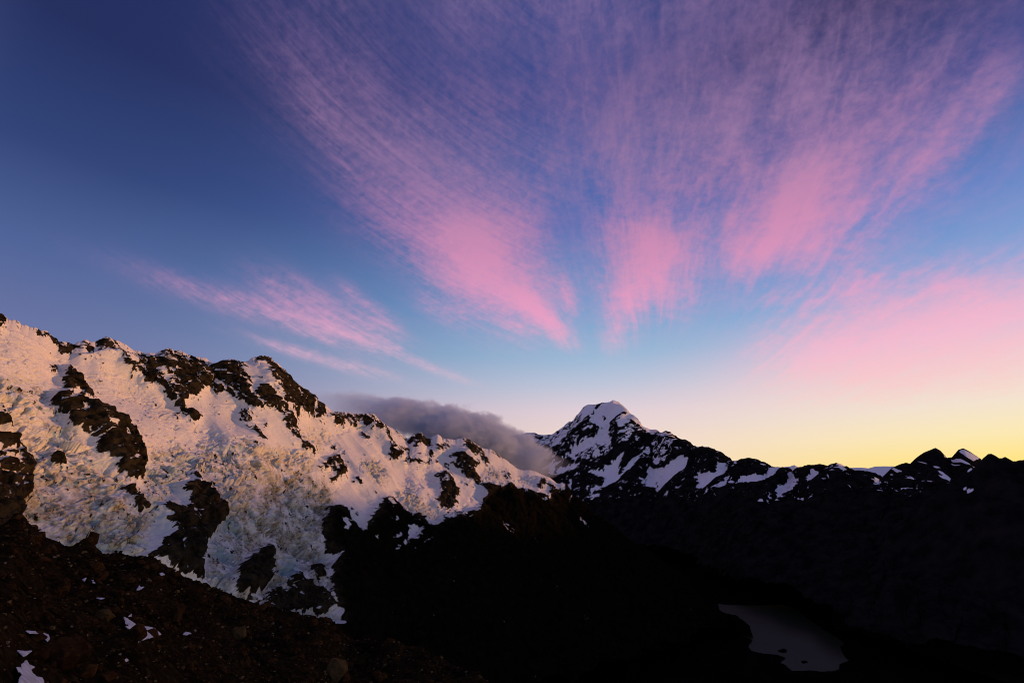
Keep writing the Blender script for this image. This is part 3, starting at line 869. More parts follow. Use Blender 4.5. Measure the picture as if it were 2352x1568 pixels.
    for cval in np.unique(cf):
        if cval == 0: continue
        mk = cf == cval
        if mk.sum() < 12: continue
        v, q, a = subset(V, Q, at, mk)
        nm, lb = names.get(int(cval), ('rock_outcrop', None))
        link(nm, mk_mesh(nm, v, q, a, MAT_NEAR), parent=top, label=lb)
    return top


left_massif()

# === HIGH PEAK AND THE FAR VALLEY WALL ==============================================
def far_massif():
    crest = V3((-200, 470), (0, 440), (120, 420), (170, 405), (230, 405), (260, 420), (320, 425), (385, 420), (430, 390), (480, 355), (530, 310), (555, 320),
               (600, 270), (650, 190), (680, 170), (750, 170), (800, 155), (870, 148), (895, 132), (945, 150), (990, 195), (1020, 225), (1060, 275),
               (1100, 320), (1150, 355), (1200, 375), (1255, 380), (1275, 400), (1300, 405), (1330, 390), (1370, 400), (1430, 445), (1500, 475),
               (1560, 510), (1610, 525), (1650, 518), (1690, 525), (1740, 545), (1790, 585), (1840, 630))
    crest += V4((50, 205), (100, 208), (160, 196), (200, 190), (240, 205), (280, 240), (350, 240), (390, 250), (402, 268), (470, 268), (500, 255), (550, 235),
                (600, 228), (640, 238), (690, 238), (720, 222), (760, 240), (790, 265), (815, 272), (850, 258), (890, 275), (930, 310), (960, 340),
                (1000, 352), (1060, 335), (1150, 312), (1200, 312), (1300, 335), (1400, 338), (1480, 345), (1560, 360), (1900, 380), (2100, 380))
    ca, ce = crest_fn(crest, None)
    N, M, BK = 900, 300, 16
    a0 = pix2ae(1140, 1000)[0]; a1 = pix2ae(2420, 1100)[0]
    az = np.linspace(a0, a1, N)
    def by_px(pairs):
        pa = pix2ae(np.array([p[0] for p in pairs]), np.full(len(pairs), 1050.0))[0]
        return np.interp(az, pa, [p[1] for p in pairs])
    rag = by_px([(1140, .6), (1330, .4), (1440, .2), (1500, .6), (1600, 1), (1750, 1.3), (2000, 1.5), (2400, 1.2)])
    el_c = np.interp(az, ca, ce) + (jag(az, math.radians(0.22), 5, 620.0) - .8 * np.abs(jag(az, math.radians(.36), 6, 1500.0))) * rag
    r_c = by_px([(1140, 11800), (1300, 11400), (1410, 11000), (1500, 10300), (1560, 9300), (1680, 8500), (1800, 8000), (1930, 7500), (2020, 7000), (2400, 6500)])
    r_b = by_px([(1140, 7200), (1500, 7000), (1600, 6400), (1700, 5000), (1800, 4500), (1860, 4150), (1940, 3750), (2100, 3500), (2400, 3300)])
    z_b = by_px([(1140, -880), (1500, -905), (1650, -915), (2400, -918)])
    lim = by_px([(1140, 1330), (1400, 1380), (1640, 1480), (2400, 1600)])
    el_min = pix2ae(by_px([(1140, 1140), (2400, 2400)]), lim)[1]
    R, Z, T = mountain_sheet(az, el_c, r_c, r_b, z_b, M, el_min, q=1.12, back=BK, back_step=70)
    x, y, z = to_xyz(az[None], R, Z)
    px, py = world2pix(x, y, z)
    # the summit's right-hand flank turns away behind the edge of the front face
    ed = np.array([(1393, 912), (1403, 922), (1412, 932), (1426, 946), (1444, 960), (1458, 974), (1470, 986), (1492, 1006), (1498, 1030)])
    off = np.clip(px - np.interp(py, ed[:, 1], ed[:, 0]), 0, 60) * sstep(1040, 1003, py) * sstep(1512, 1500, px)
    off[M:] = off[M - 1][None]
    flank = sstep(0, 6, off)
    k = 1 + off * 20.0 / np.hypot(x, y)
    x, y, z = x * k, y * k, CZ + (z - CZ) * k
    th = math.radians(22)
    s = x * math.cos(th) - y * math.sin(th); c = x * math.sin(th) + y * math.cos(th)
    w = 0.75 * c + 0.66 * (z - CZ)
    calm = 1 - .9 * blurA(flank)
    fade = np.clip(1.15 - T, 0.1, 1); fade[T <= .93] = 1
    d = (fbm(x, y, z, 2600.0, 3, .5) * 120 + fbm(s - .45 * w, w * .30, z * 0, 900.0, 4, .5, True) * 110) * calm * fade
    nrm = normals(x, y, z)
    x = x + nrm[..., 0] * d; y = y + nrm[..., 1] * d; z = z + nrm[..., 2] * d
    z = fix_crest(az, x, y, z, M, el_c)
    px, py = world2pix(x, y, z)
    F = np.full((FH, FW), .955, np.float32)
    fill(F, [(1100, 1200), (1350, 1180), (1480, 1150), (1650, 1165), (1800, 1165), (2000, 1150), (2400, 1150), (2400, 1600), (1100, 1600)], 1.03)
    fill(F, V3((600, 100), (1000, 100), (1250, 420), (900, 560), (600, 620), (300, 700), (300, 560), (520, 330)), .88)
    fill(F, V3((-200, 350), (385, 410), (400, 480), (300, 560), (240, 530), (180, 470), (-200, 480)), .52)
    fill(F, V3((390, 430), (530, 310), (600, 280), (640, 200), (660, 320), (580, 380), (480, 460), (400, 500)), .50)
    fill(F, V3((1240, 420), (1330, 390), (1420, 480), (1400, 620), (1300, 700), (1250, 560)), .72)
    fill(F, V3((560, 520), (900, 500), (880, 600), (700, 640), (560, 640)), .62)
    fill(F, V3((960, 380), (1040, 310), (1060, 430), (980, 520), (930, 460)), .72)
    S = .015
    big_snow = [
        V3((635, 310), (650, 210), (680, 170), (750, 170), (735, 215), (690, 265), (655, 300)),
        VG((60, 540), (110, 400), (200, 300), (300, 230), (430, 190), (560, 210), (500, 270), (600, 380), (560, 460), (450, 560), (420, 640), (430, 700), (400, 800), (450, 880),
           (430, 960), (330, 980), (150, 960), (60, 1040), (-200, 1130), (-240, 1070), (-100, 940), (30, 840), (160, 870), (200, 720), (300, 690), (230, 640), (90, 600)),
        VG((540, 560), (580, 490), (700, 470), (790, 480), (760, 530), (640, 620), (540, 680)),
        VG((420, 190), (460, 180), (560, 210), (640, 320), (760, 450), (900, 590), (960, 600), (1050, 660), (1200, 690), (1230, 730), (1180, 730), (1140, 830), (960, 710), (840, 620), (740, 520), (600, 410), (470, 280)),
        V3((322, 592), (440, 490), (575, 392), (560, 412), (470, 484), (345, 585)),
        V3((518, 605), (560, 588), (615, 645), (605, 672), (565, 640)),
        V3((345, 775), (370, 720), (440, 668), (525, 618), (500, 652), (420, 702), (382, 790)),
        V3((388, 802), (460, 718), (530, 715), (622, 678), (600, 722), (500, 762), (450, 785)),
        V3((265, 745), (340, 700), (445, 648), (380, 700), (320, 745)),
        V3((828, 690), (880, 690), (930, 620), (988, 602), (962, 662), (940, 752), (952, 780), (1000, 720), (1060, 640), (1110, 618), (1195, 568), (1190, 600), (1115, 640),
           (1062, 702), (1000, 765), (958, 815), (900, 852), (820, 890), (832, 800), (700, 772), (720, 758), (818, 742)),
        V3((752, 880), (830, 885), (720, 942), (735, 905)), V3((600, 760), (628, 765), (612, 802)), V3((540, 830), (560, 850), (550, 930), (530, 900)), V3((755, 600), (800, 605), (770, 625)),
        V3((1175, 902), (1178, 730), (1205, 708), (1260, 722), (1340, 712), (1400, 652), (1460, 608), (1525, 640), (1512, 702), (1432, 792), (1362, 852), (1270, 932), (1262, 880)),
        V3((1108, 820), (1160, 808), (1172, 852), (1140, 860)), V3((1245, 620), (1310, 640), (1300, 690), (1265, 690)),
        V3((1578, 822), (1640, 760), (1700, 762), (1762, 742), (1772, 688), (1862, 688), (1852, 732), (1742, 822), (1692, 892), (1630, 892), (1655, 850), (1612, 820)),
        V3((1768, 912), (1832, 850), (1868, 778), (1884, 800), (1842, 882)), V3((1935, 700), (1985, 650), (1970, 690)), V3((1895, 720), (1920, 690), (1915, 730)),
        V3((1940, 882), (1980, 790), (2060, 768), (2142, 782), (2240, 708), (2300, 700), (2240, 802), (2110, 852), (2050, 820), (2000, 842)),
        V3((1450, 922), (1505, 888), (1480, 915)), V3((1338, 992), (1365, 955), (1412, 918), (1402, 952)), V3((635, 1018), (720, 970), (802, 962), (790, 972), (700, 988)),
        V3((1188, 1032), (1216, 988), (1205, 1028)), V3((1545, 910), (1570, 895), (1560, 915)), V3((1135, 985), (1170, 968), (1150, 985)), V3((1600, 640), (1650, 690), (1630, 680)),
        V3((1260, 950), (1290, 930), (1280, 955)), V3((1895, 860), (1920, 850), (1905, 870)), V3((1910, 920), (1930, 905), (1920, 925)), V3((1945, 975), (1975, 955), (1965, 975)),
        V4((345, 455), (355, 385), (412, 340), (402, 310), (420, 278), (462, 285), (502, 322), (482, 340), (448, 342), (492, 360), (430, 402), (400, 412), (372, 452)),
        V4((722, 243), (762, 260), (740, 267)), V4((728, 278), (782, 295), (752, 312)), V4((918, 338), (965, 388), (932, 382)), V4((552, 342), (570, 268), (598, 292), (570, 330)),
        V4((796, 332), (822, 308), (805, 345)), V4((780, 400), (800, 432), (785, 428)), V4((655, 320), (710, 335), (680, 345)), V4((468, 438), (495, 412), (480, 436)),
        V4((540, 460), (550, 480), (542, 478)), V4((292, 485), (310, 455), (305, 488)), V4((235, 485), (280, 482), (255, 492)), V4((100, 240), (138, 212), (120, 240)),
        V4((1010, 440), (1100, 442), (1060, 446)), V4((1155, 320), (1175, 330), (1165, 335)), V4((1320, 332), (1342, 338), (1325, 342)), V4((1130, 378), (1165, 386), (1140, 390)), V4((1205, 368), (1235, 374), (1215, 378)),
        V3((1162, 1408), (1210, 1412), (1222, 1422), (1190, 1424)), V3((1355, 1466), (1430, 1468), (1480, 1490), (1580, 1532), (1500, 1514), (1450, 1492)),
    ]
    rockin = [VG((440, 560), (560, 440), (640, 380), (690, 430), (560, 520), (520, 600), (440, 690), (420, 610)), VG((80, 440), (130, 340), (150, 350), (110, 450)),
              VG((280, 450), (340, 470), (320, 550), (290, 530)), VG((80, 590), (160, 620), (150, 640)), VG((190, 690), (280, 670), (300, 710), (200, 720)),
              VG((160, 440), (185, 430), (180, 460)), V3((1260, 850), (1285, 820), (1290, 870), (1265, 885))]
    for pl in big_snow: fill(F, pl, S)
    for pl in rockin: fill(F, pl, .85)
    wpx = px + 5.0 * fbm(x, y, z, 170.0, 4, .68); wpy = py + 5.0 * fbm(x + 777, y, z, 170.0, 4, .68)
    Rk = sample(blur(F, 1), wpx, wpy)
    # local axes: valley wall falls towards lower left of the view
    nrm = normals(x, y, z)
    rb = sample(blur(F, 5), px, py); rw = sample(blur(F, 16), px, py)
    d = rb * (fbm(s - .3 * w, w * .4, z * .15, 330.0, 6, .62, True) * 85 + fbm(x, y, z, 260.0, 5, .6, True) * 30) + rw * 40
    d += (1 - rb) * (fbm(x, y, z, 300.0, 4, .5) * 14)
    xt = x + nrm[..., 0] * d; yt = y + nrm[..., 1] * d; zt = z + nrm[..., 2] * d
    steep = nrm[..., 2] - normals(xt, yt, zt)[..., 2]
    sz = (steep - steep.mean()) / steep.std()
    n1 = fbm(x, y, z, 420.0, 3, .55); n2 = fbm(s - .35 * w, w * .36, z * 0 + 1, 58.0, 4, .74)
    nn = n1 / n1.std() * .20 + n2 / n2.std() * .70 - np.clip(sz, -2, 2) * .60
    U = .5 + .5 * np.tanh(nn / nn.std() * .85)
    rk = sstep(-.05, .05, Rk - U)
    d += rk * 8
    d *= fade * calm
    x = x + nrm[..., 0] * d; y = y + nrm[..., 1] * d; z = z + nrm[..., 2] * d
    z = fix_crest(az, x, y, z, M, el_c)
    V = np.stack([x, y, z], -1).reshape(-1, 3); Q = grid_quads(*x.shape)
    dt = np.clip(sstep(.1, .5, fbm(x, y, z, 150, 3, .6)) * .25, 0, 1)
    at = {'snow': (1 - rk).ravel(), 'dirt': dt.ravel(), 'blue': np.zeros(x.size, np.float32)}
    ix = np.clip(px.astype(int), 0, FW - 1); iy = np.clip(py.astype(int), 0, FH - 1)
    cls = np.zeros(x.shape, np.int16)
    for k, pl in enumerate(big_snow):
        A = np.array(pl)
        if np.ptp(A[:, 0]) < 12 and np.ptp(A[:, 1]) < 12: continue
        f = np.zeros((FH, FW), np.float32); fill(f, pl, 1.0)
        cls[(f[iy, ix] > .4) & (rk < .5) & (T <= 1)] = 1 + k
    cf = cls.ravel()[Q[:, 0]]
    v, q, a = subset(V, Q, at, cf == 0)
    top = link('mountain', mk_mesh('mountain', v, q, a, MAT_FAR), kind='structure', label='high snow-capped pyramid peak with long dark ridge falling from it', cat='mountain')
    for cv in np.unique(cf):
        if cv == 0 or (cf == cv).sum() < 8: continue
        v, q, a = subset(V, Q, at, cf == cv)
        link('snowfield', mk_mesh('snowfield', v, q, a, MAT_FAR), parent=top)
    return top


far_massif()


# === OTHER RIDGES ===================================================================
def plain_ridge(name, label, crest, r_c, r_b, z_b, N, M, seed, snow_default, snow_polys, jagdeg, amp, per, el_lo, pxr, mat=MAT_FAR, beyond=None, back_step=70):
    ca, ce = crest_fn(crest, None)
    if beyond:
        for a, e in beyond:
            ca = np.append(ca, math.radians(a)); ce = np.append(ce, math.radians(e))
    az = np.linspace(pix2ae(pxr[0], 1060)[0], pix2ae(pxr[1], 1060)[0] if not beyond else math.radians(beyond[-1][0]), N)
    el_c = np.interp(az, ca, ce) + jag(az, math.radians(jagdeg), seed, 420.0)
    rc = np.interp(az, [math.radians(p[0]) for p in r_c], [p[1] for p in r_c])
    rb = np.interp(az, [math.radians(p[0]) for p in r_b], [p[1] for p in r_b])
    R, Z, T = mountain_sheet(az, el_c, rc, rb, np.full(N, float(z_b)), M, np.full(N, math.radians(el_lo)), q=1.15, back=14, back_step=back_step)
    x, y, z = to_xyz(az[None], R, Z)
    s = x * .92 - y * .39
    nrm = normals(x, y, z)
    d = fbm(x, y, z, per * 4, 3, .5) * amp + fbm(s, z * .4, z * 0 + seed, per * 1.6, 5, .56, True) * amp * .8
    fade = np.clip(1.15 - T, 0.1, 1); fade[T <= .93] = 1
    d *= fade
    x = x + nrm[..., 0] * d; y = y + nrm[..., 1] * d; z = z + nrm[..., 2] * d
    z = fix_crest(az, x, y, z, M, el_c, max(9, N // 14))
    px, py = world2pix(x, y, z)
    F = np.full((FH, FW), snow_default, np.float32)
    for pl, v in snow_polys: fill(F, pl, v)
    Rk = sample(blur(F, 1), px, py)
    Rk = np.where((px > 2360) | (py > 1450), 1.02, Rk)
    nn = fbm(x, y, z, per * 1.2, 3, .55) * .4 + fbm(s, z * .4, z * 0 + seed, per * .25, 4, .68) * .8
    U = .5 + .5 * np.tanh(nn / nn.std() * .85)
    rk = sstep(-.05, .05, Rk - U)
    V = np.stack([x, y, z], -1).reshape(-1, 3)
    return link(name, mk_mesh(name, V, grid_quads(*x.shape), {'snow': (1 - rk).ravel(), 'dirt': np.zeros(x.size), 'blue': np.zeros(x.size)}, mat), kind='structure', label=label, cat='mountain')


# dark ridge on the right, running on beyond the frame
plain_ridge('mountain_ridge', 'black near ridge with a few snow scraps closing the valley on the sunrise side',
            [(1840, 1420), (1890, 1385), (1950, 1330), (2010, 1270)] + V4((1100, 600), (1200, 490), (1320, 400), (1430, 340), (1500, 295), (1560, 250), (1600, 200), (1640, 165), (1680, 175), (1720, 200),
               (1750, 190), (1780, 205), (1820, 210), (1840, 200), (1862, 205)),
            [(20, 4500), (33, 4900), (46, 5000), (70, 4600), (120, 3600)], [(20, 4400), (33, 4150), (38, 3800), (46, 3300), (120, 2200)], -921, 460, 130, 11, 1.02,
            [(V4((1488, 368), (1530, 380), (1578, 374), (1520, 402)), .1), (V4((1715, 262), (1740, 275), (1805, 302), (1760, 312)), .62), (V4((1780, 240), (1862, 270), (1862, 300), (1800, 280)), .8)],
            .34, 60, 420, -22, (1850, 2352), beyond=[(50, 3.6), (58, 3.2), (66, 3.4), (80, 4.2), (95, 4.6), (118, 4.0)])
# twin peaks
plain_ridge('mountain', 'distant blue-grey double-topped mountain with a snow slope between its summits',
            V4((880, 360), (960, 325), (1000, 300), (1050, 252), (1100, 228), (1140, 218), (1165, 225), (1200, 190), (1250, 155), (1290, 140), (1320, 128), (1350, 145), (1390, 190), (1420, 185), (1460, 140),
               (1490, 130), (1530, 150), (1590, 190), (1640, 230), (1750, 280), (1900, 330)),
            [(0, 17000), (90, 17000)], [(0, 12500), (90, 12500)], -700, 360, 130, 21, .90,
            [(V4((1470, 142), (1500, 140), (1530, 153), (1592, 190), (1560, 212), (1500, 178), (1465, 152)), .03), (V4((1050, 252), (1140, 218), (1165, 228), (1130, 262), (1040, 300)), .45),
             (V4((1325, 130), (1352, 146), (1392, 190), (1370, 190), (1330, 150)), .45), (V4((1490, 290), (1540, 250), (1550, 262), (1500, 290)), .1), (V4((1000, 320), (1500, 320), (1600, 500), (900, 500)), .97)],
            .07, 150, 1300, -1.0, (2020, 2370), back_step=200)
# snow plateau and far snow peak
plain_ridge('mountain', 'far pale snow plateau glimpsed between the dark summits',
            V4((600, 330), (740, 262), (770, 252), (860, 248), (910, 253), (950, 242), (1060, 240), (1120, 262), (1200, 320)),
            [(0, 22000), (90, 22000)], [(0, 18500), (90, 18500)], -300, 140, 50, 31, .03, [], .03, 60, 2000, -.5, (1890, 2110), back_step=200)
plain_ridge('mountain', 'tiny far snow-covered summit above the dark skyline',
            V4((340, 262), (385, 246), (430, 241), (455, 233), (475, 243), (500, 258), (560, 290)),
            [(0, 24000), (90, 24000)], [(0, 21500), (90, 21500)], -300, 80, 40, 41, .12, [], .03, 60, 2000, -.5, (1785, 1870), back_step=200)


# === VALLEY FLOOR AND LAKE ==========================================================
def dark_ground_material(name, a, b_, per, rough=.95):
    m, g, b, out = new_mat(name)
    P = g.n('ShaderNodeNewGeometry').outputs['Position']
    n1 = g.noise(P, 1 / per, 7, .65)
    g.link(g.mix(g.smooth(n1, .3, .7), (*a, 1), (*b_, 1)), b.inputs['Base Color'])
    b.inputs['Roughness'].default_value = rough
    b.inputs['Specular IOR Level'].default_value = 0.0
    return m


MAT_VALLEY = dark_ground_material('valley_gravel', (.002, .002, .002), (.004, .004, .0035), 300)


def valley():
    rr = np.concatenate([[1200], np.geomspace(1300, 60000, 90)])
    az = np.linspace(math.radians(-125), math.radians(125), 160)
    R, A = np.meshgrid(rr, az, indexing='ij')
    x, y = R * np.sin(A), R * np.cos(A)
    z = -3 + 2.0 * fbm(x, y, x * 0, 600, 3) + np.clip((R - 6000) * .012, 0, 60)
    near = sstep(2500, 2900, R) * (1 - sstep(4300, 4800, R))
    z = z * (1 - near) - 3.5 * near
    V = np.stack([x, y, z], -1).reshape(-1, 3)
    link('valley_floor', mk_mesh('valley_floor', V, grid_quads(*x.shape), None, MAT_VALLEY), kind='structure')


valley()


def plane_pt(px, py, z=0.0):
    a, e = pix2ae(px, py)
    r = (z - CZ) / np.tan(e)
    return r * np.sin(a), r * np.cos(a)


def flat_shape(poly, z, sub=6, seed=0, wob=0.0):
    """densified outline on a level plane"""
    P = []
    n = len(poly)
    for i in range(n):
        (ax, ay), (bx, by) = poly[i], poly[(i + 1) % n]
        for k in range(sub):
            t = k / sub
            P.append((ax + (bx - ax) * t, ay + (by - ay) * t))
    P = np.array(P)
    x, y = plane_pt(P[:, 0], P[:, 1], z)
    j = np.arange(len(P)) * .9
    x = x + wob * fbm(x, y, x * 0 + seed, 60, 4, .6); y = y + wob * fbm(x + 555, y, x * 0 + seed, 60, 4, .6)
    return x, y


def lake():
    m, g, b, out = new_mat('silty_lake_water')
    P = g.n('ShaderNodeNewGeometry').outputs['Position']
    n1 = g.noise(P, 1 / 220, 4, .6)
    g.link(g.mix(g.smooth(n1, .3, .7), (.012, .018, .009, 1), (.015, .021, .011, 1)), b.inputs['Base Color'])
    b.inputs['Roughness'].default_value = .45; b.inputs['Specular IOR Level'].default_value = .03
    n2 = g.noise(P, 1 / 9, 3, .6)
    bp = g.n('ShaderNodeBump'); bp.inputs['Strength'].default_value = .25; bp.inputs['Distance'].default_value = .6
    g.link(n2, bp.inputs['Height']); g.link(bp.outputs[0], b.inputs['Normal'])
    shore = [(1650, 1386)] + V4((60, 1090), (220, 1092), (380, 1088), (440, 1100), (490, 1130), (540, 1175), (600, 1215), (650, 1250), (710, 1285), (750, 1310), (760, 1330), (735, 1345),
                                (745, 1370), (760, 1400), (788, 1430), (735, 1450), (730, 1480), (690, 1495), (600, 1495), (550, 1490), (440, 1492), (410, 1465), (370, 1440), (405, 1415), (350, 1395),
                                (260, 1385), (190, 1370), (172, 1345), (200, 1305), (140, 1280), (100, 1245), (60, 1205), (28, 1175), (50, 1150)) + [(1652, 1400)]
    x, y = flat_shape(shore, 0.0, 6, 1, 9.0)
    bm = bmesh.new()
    top = [bm.verts.new((a, c, 0.0)) for a, c in zip(x, y)]
    f = bm.faces.new(top)
    bmesh.ops.triangulate(bm, faces=[f])
    me = bpy.data.meshes.new('lake'); bm.to_mesh(me); bm.free(); me.materials.append(m)
    link('lake', me, kind='structure')
    # two low islets
    for pl, lab in ((V4((350, 1370), (390, 1355), (412, 1365), (405, 1383), (370, 1380)), 'larger dark rocky islet in the grey lake'),
                    (V4((493, 1437), (520, 1429), (542, 1440), (510, 1448)), 'smaller dark islet in the grey lake, off its foot')):
        x, y = flat_shape(pl, 0.0, 5, 2, 5.0)
        cx, cy = x.mean(), y.mean()
        vs, fs = [], []
        n = len(x)
        for lev, (sc_, h) in enumerate(((1.04, -3), (.92, 1.6), (.66, 4.4), (.34, 6.6))):
            for a, c in zip(x, y):
                X, Y = cx + (a - cx) * sc_, cy + (c - cy) * sc_
                vs.append((X - cx, Y - cy, h + (1.2 * float(perlin3(X / 9, Y / 9, 1.0)) if lev else 0)))
        for l in range(3):
            for i in range(n):
                fs.append((l * n + i, l * n + (i + 1) % n, (l + 1) * n + (i + 1) % n, (l + 1) * n + i))
        vs.append((0, 0, 7.4))
        for i in range(n): fs.append((3 * n + i, 3 * n + (i + 1) % n, 4 * n))
        me = bpy.data.meshes.new('islet'); me.from_pydata(vs, [], fs); me.materials.append(MAT_VALLEY)
        o = link('islet', me, label=lab, cat='islet'); o.location = (cx, cy, 0)


lake()

# === FOREGROUND SLOPE ===============================================================
def slope_material(name, cols, per, grain):
    m, g, b, out = new_mat(name)
    P = g.n('ShaderNodeNewGeometry').outputs['Position']
    n1 = g.noise(P, 1 / per, 6, .65); n2 = g.noise(P, 1 / grain, 5, .65)
    oi = g.n('ShaderNodeObjectInfo').outputs['Random']
    c = g.mix(g.smooth(n1, .32, .68), (*cols[0], 1), (*cols[1], 1))
    c = g.mix(g.m('MULTIPLY', g.smooth(n2, .45, .72), .8), c, (*cols[2], 1))
    c = g.mix(g.m('MULTIPLY', oi, .55), c, (*cols[3], 1))
    g.link(c, b.inputs['Base Color'])
    b.inputs['Roughness'].default_value = .9; b.inputs['Specular IOR Level'].default_value = 0.0
    bp = g.n('ShaderNodeBump'); bp.inputs['Strength'].default_value = .7; bp.inputs['Distance'].default_value = grain * .25
    g.link(n2, bp.inputs['Height']); g.link(bp.outputs[0], b.inputs['Normal'])
    return m


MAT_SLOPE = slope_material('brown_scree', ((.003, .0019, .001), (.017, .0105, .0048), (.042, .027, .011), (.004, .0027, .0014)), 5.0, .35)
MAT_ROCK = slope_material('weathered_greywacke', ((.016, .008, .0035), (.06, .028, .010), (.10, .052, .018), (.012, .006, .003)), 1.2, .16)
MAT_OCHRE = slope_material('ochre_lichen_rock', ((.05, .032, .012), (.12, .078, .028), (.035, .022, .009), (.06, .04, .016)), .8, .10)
m_, g_, b_, o_ = new_mat('old_snow')
P_ = g_.n('ShaderNodeNewGeometry').outputs['Position']
g_.link(g_.mix(g_.smooth(g_.noise(P_, 3.0, 6, .6), .35, .7), (.56, .57, .58, 1), (.36, .36, .36, 1)), b_.inputs['Base Color'])
b_.inputs['Roughness'].default_value = .8
bp_ = g_.n('ShaderNodeBump'); bp_.inputs['Strength'].default_value = .5; bp_.inputs['Distance'].default_value = .05
g_.link(g_.noise(P_, 5.0, 4, .6), bp_.inputs['Height']); g_.link(bp_.outputs[0], b_.inputs['Normal'])
MAT_OLDSNOW = m_

FG = {}


def foreground():
    crest = [(-500, 1150), (-120, 1205), (0, 1216), (18, 1198), (31, 1175), (48, 1171), (59, 1182), (68, 1204), (81, 1219), (110, 1233), (129, 1243), (147, 1254), (165, 1260), (172, 1248), (195, 1234),
             (215, 1242), (222, 1256), (237, 1268), (284, 1270), (306, 1278), (350, 1274), (370, 1290), (401, 1313), (456, 1335), (532, 1362), (583, 1382), (640, 1396), (693, 1407), (735, 1416),
             (758, 1418), (789, 1450), (818, 1470), (860, 1470), (914, 1474), (968, 1485), (1027, 1518), (1089, 1540), (1131, 1570), (1200, 1620), (1500, 1800), (2352, 2100), (3000, 2300)]
    ca, ce = crest_fn(crest, None)
    N, M, BK = 600, 480, 14
    az = np.concatenate([np.linspace(math.radians(-95), math.radians(-50), 60)[:-1], np.linspace(math.radians(-50), math.radians(4), N - 120), np.linspace(math.radians(4), math.radians(95), 62)[1:]])
    N = len(az)
    el = np.interp(az, ca, ce) + jag(az, math.radians(.45), 9, 420.0, 5, .62)
    rc = np.interp(az, np.radians([-95, -46, -30, -15, -3, 5, 20, 60, 95]), [140, 120, 95, 72, 52, 40, 26, 22, 22])
    zc = rc * np.tan(smooth1(el, 61))
    r0 = .6
    u = np.linspace(0, 1, M)[:, None]
    # rows: dense in the part the lens sees (beyond ~7 m)
    rr = np.where(u < .12, r0 + (7 - r0) * (u / .12), 7 * (rc / 7) ** ((u - .12) / .88))
    f = ((rr - r0) / (rc - r0)) ** .42
    Z = -1.75 + (zc + 1.75) * f
    k = np.arange(1, BK + 1)[:, None]
    dd = 1.2 * k ** 2.0
    R = np.vstack([rr, rc + dd]); Z = np.vstack([Z, zc - dd * .95])
    x, y, z = to_xyz(az[None], R, Z)
    A = np.repeat(az[None], R.shape[0], 0)
    amp = np.clip(R / 40, .12, 1.6)
    n = fbm(x, y, z * 0, 9, 6, .60, True) * .65 * amp + fbm(x, y, z * 0 + 3, 26, 3, .5) * .9 * amp
    i1, e1 = worley(x, y, 2.1); i2, e2 = worley(x + 9, y, .9)
    n += (i1 - .4) * .45 * amp * sstep(0, .2, e1) + (i2 - .4) * .2 * amp ** .5 * sstep(0, .2, e2)
    n *= sstep(1.5, 6, R)
    z = z + n
    z = fix_crest(az, x, y, z, M, el, 41, ((.2, 61), (.8, 31), (.95, 9), (.987, 1)))
    V = np.stack([x, y, z], -1).reshape(-1, 3)
    Q = grid_quads(*x.shape)
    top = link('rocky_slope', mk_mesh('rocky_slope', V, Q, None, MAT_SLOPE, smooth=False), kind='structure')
    FG.update(az=az, x=x, y=y, z=z, M=M, R=np.hypot(x, y), el=np.arctan2(z - CZ, np.hypot(x, y)))


foreground()


def fg_hit(px, py):
    """where the line of sight through a survey point first meets the slope"""
    a, e = pix2ae(px, py)
    j = int(np.clip(np.searchsorted(FG['az'], a), 1, len(FG['az']) - 1))
    if abs(FG['az'][j - 1] - a) < abs(FG['az'][j] - a): j -= 1
    col = FG['el'][:FG['M'], j]
    k = np.nonzero(col >= e)[0]
    k = k[0] if len(k) else FG['M'] - 1
    return np.array([FG['x'][k, j], FG['y'][k, j], FG['z'][k, j]]), FG['R'][k, j]


def boulder_mesh(name, seed, npts=22, flat=.75, mat=None, sub=False):
    rnd = np.random.default_rng(seed)
    p = rnd.normal(size=(npts, 3)); p /= np.linalg.norm(p, axis=1)[:, None]
    p *= rnd.uniform(.78, 1.05, (npts, 1))
    p *= np.array([1, rnd.uniform(.65, .95), flat * rnd.uniform(.8, 1.15)])
    bm = bmesh.new()
    for v in p: bm.verts.new(v)
    r = bmesh.ops.convex_hull(bm, input=bm.verts)
    bmesh.ops.delete(bm, geom=[v for v in bm.verts if not v.link_faces], context='VERTS')
    if sub:
        bmesh.ops.subdivide_edges(bm, edges=bm.edges[:], cuts=2, use_grid_fill=True)
        for v in bm.verts:
            c = np.array(v.co)
            d = float(fbm(np.array([c[0] + seed]), np.array([c[1]]), np.array([c[2]]), .7, 3, .55)[0])
            v.co *= 1 + .30 * d
    bmesh.ops.recalc_face_normals(bm, faces=bm.faces)
    me = bpy.data.meshes.new(name); bm.to_mesh(me); bm.free()
    if mat: me.materials.append(mat)
    return me


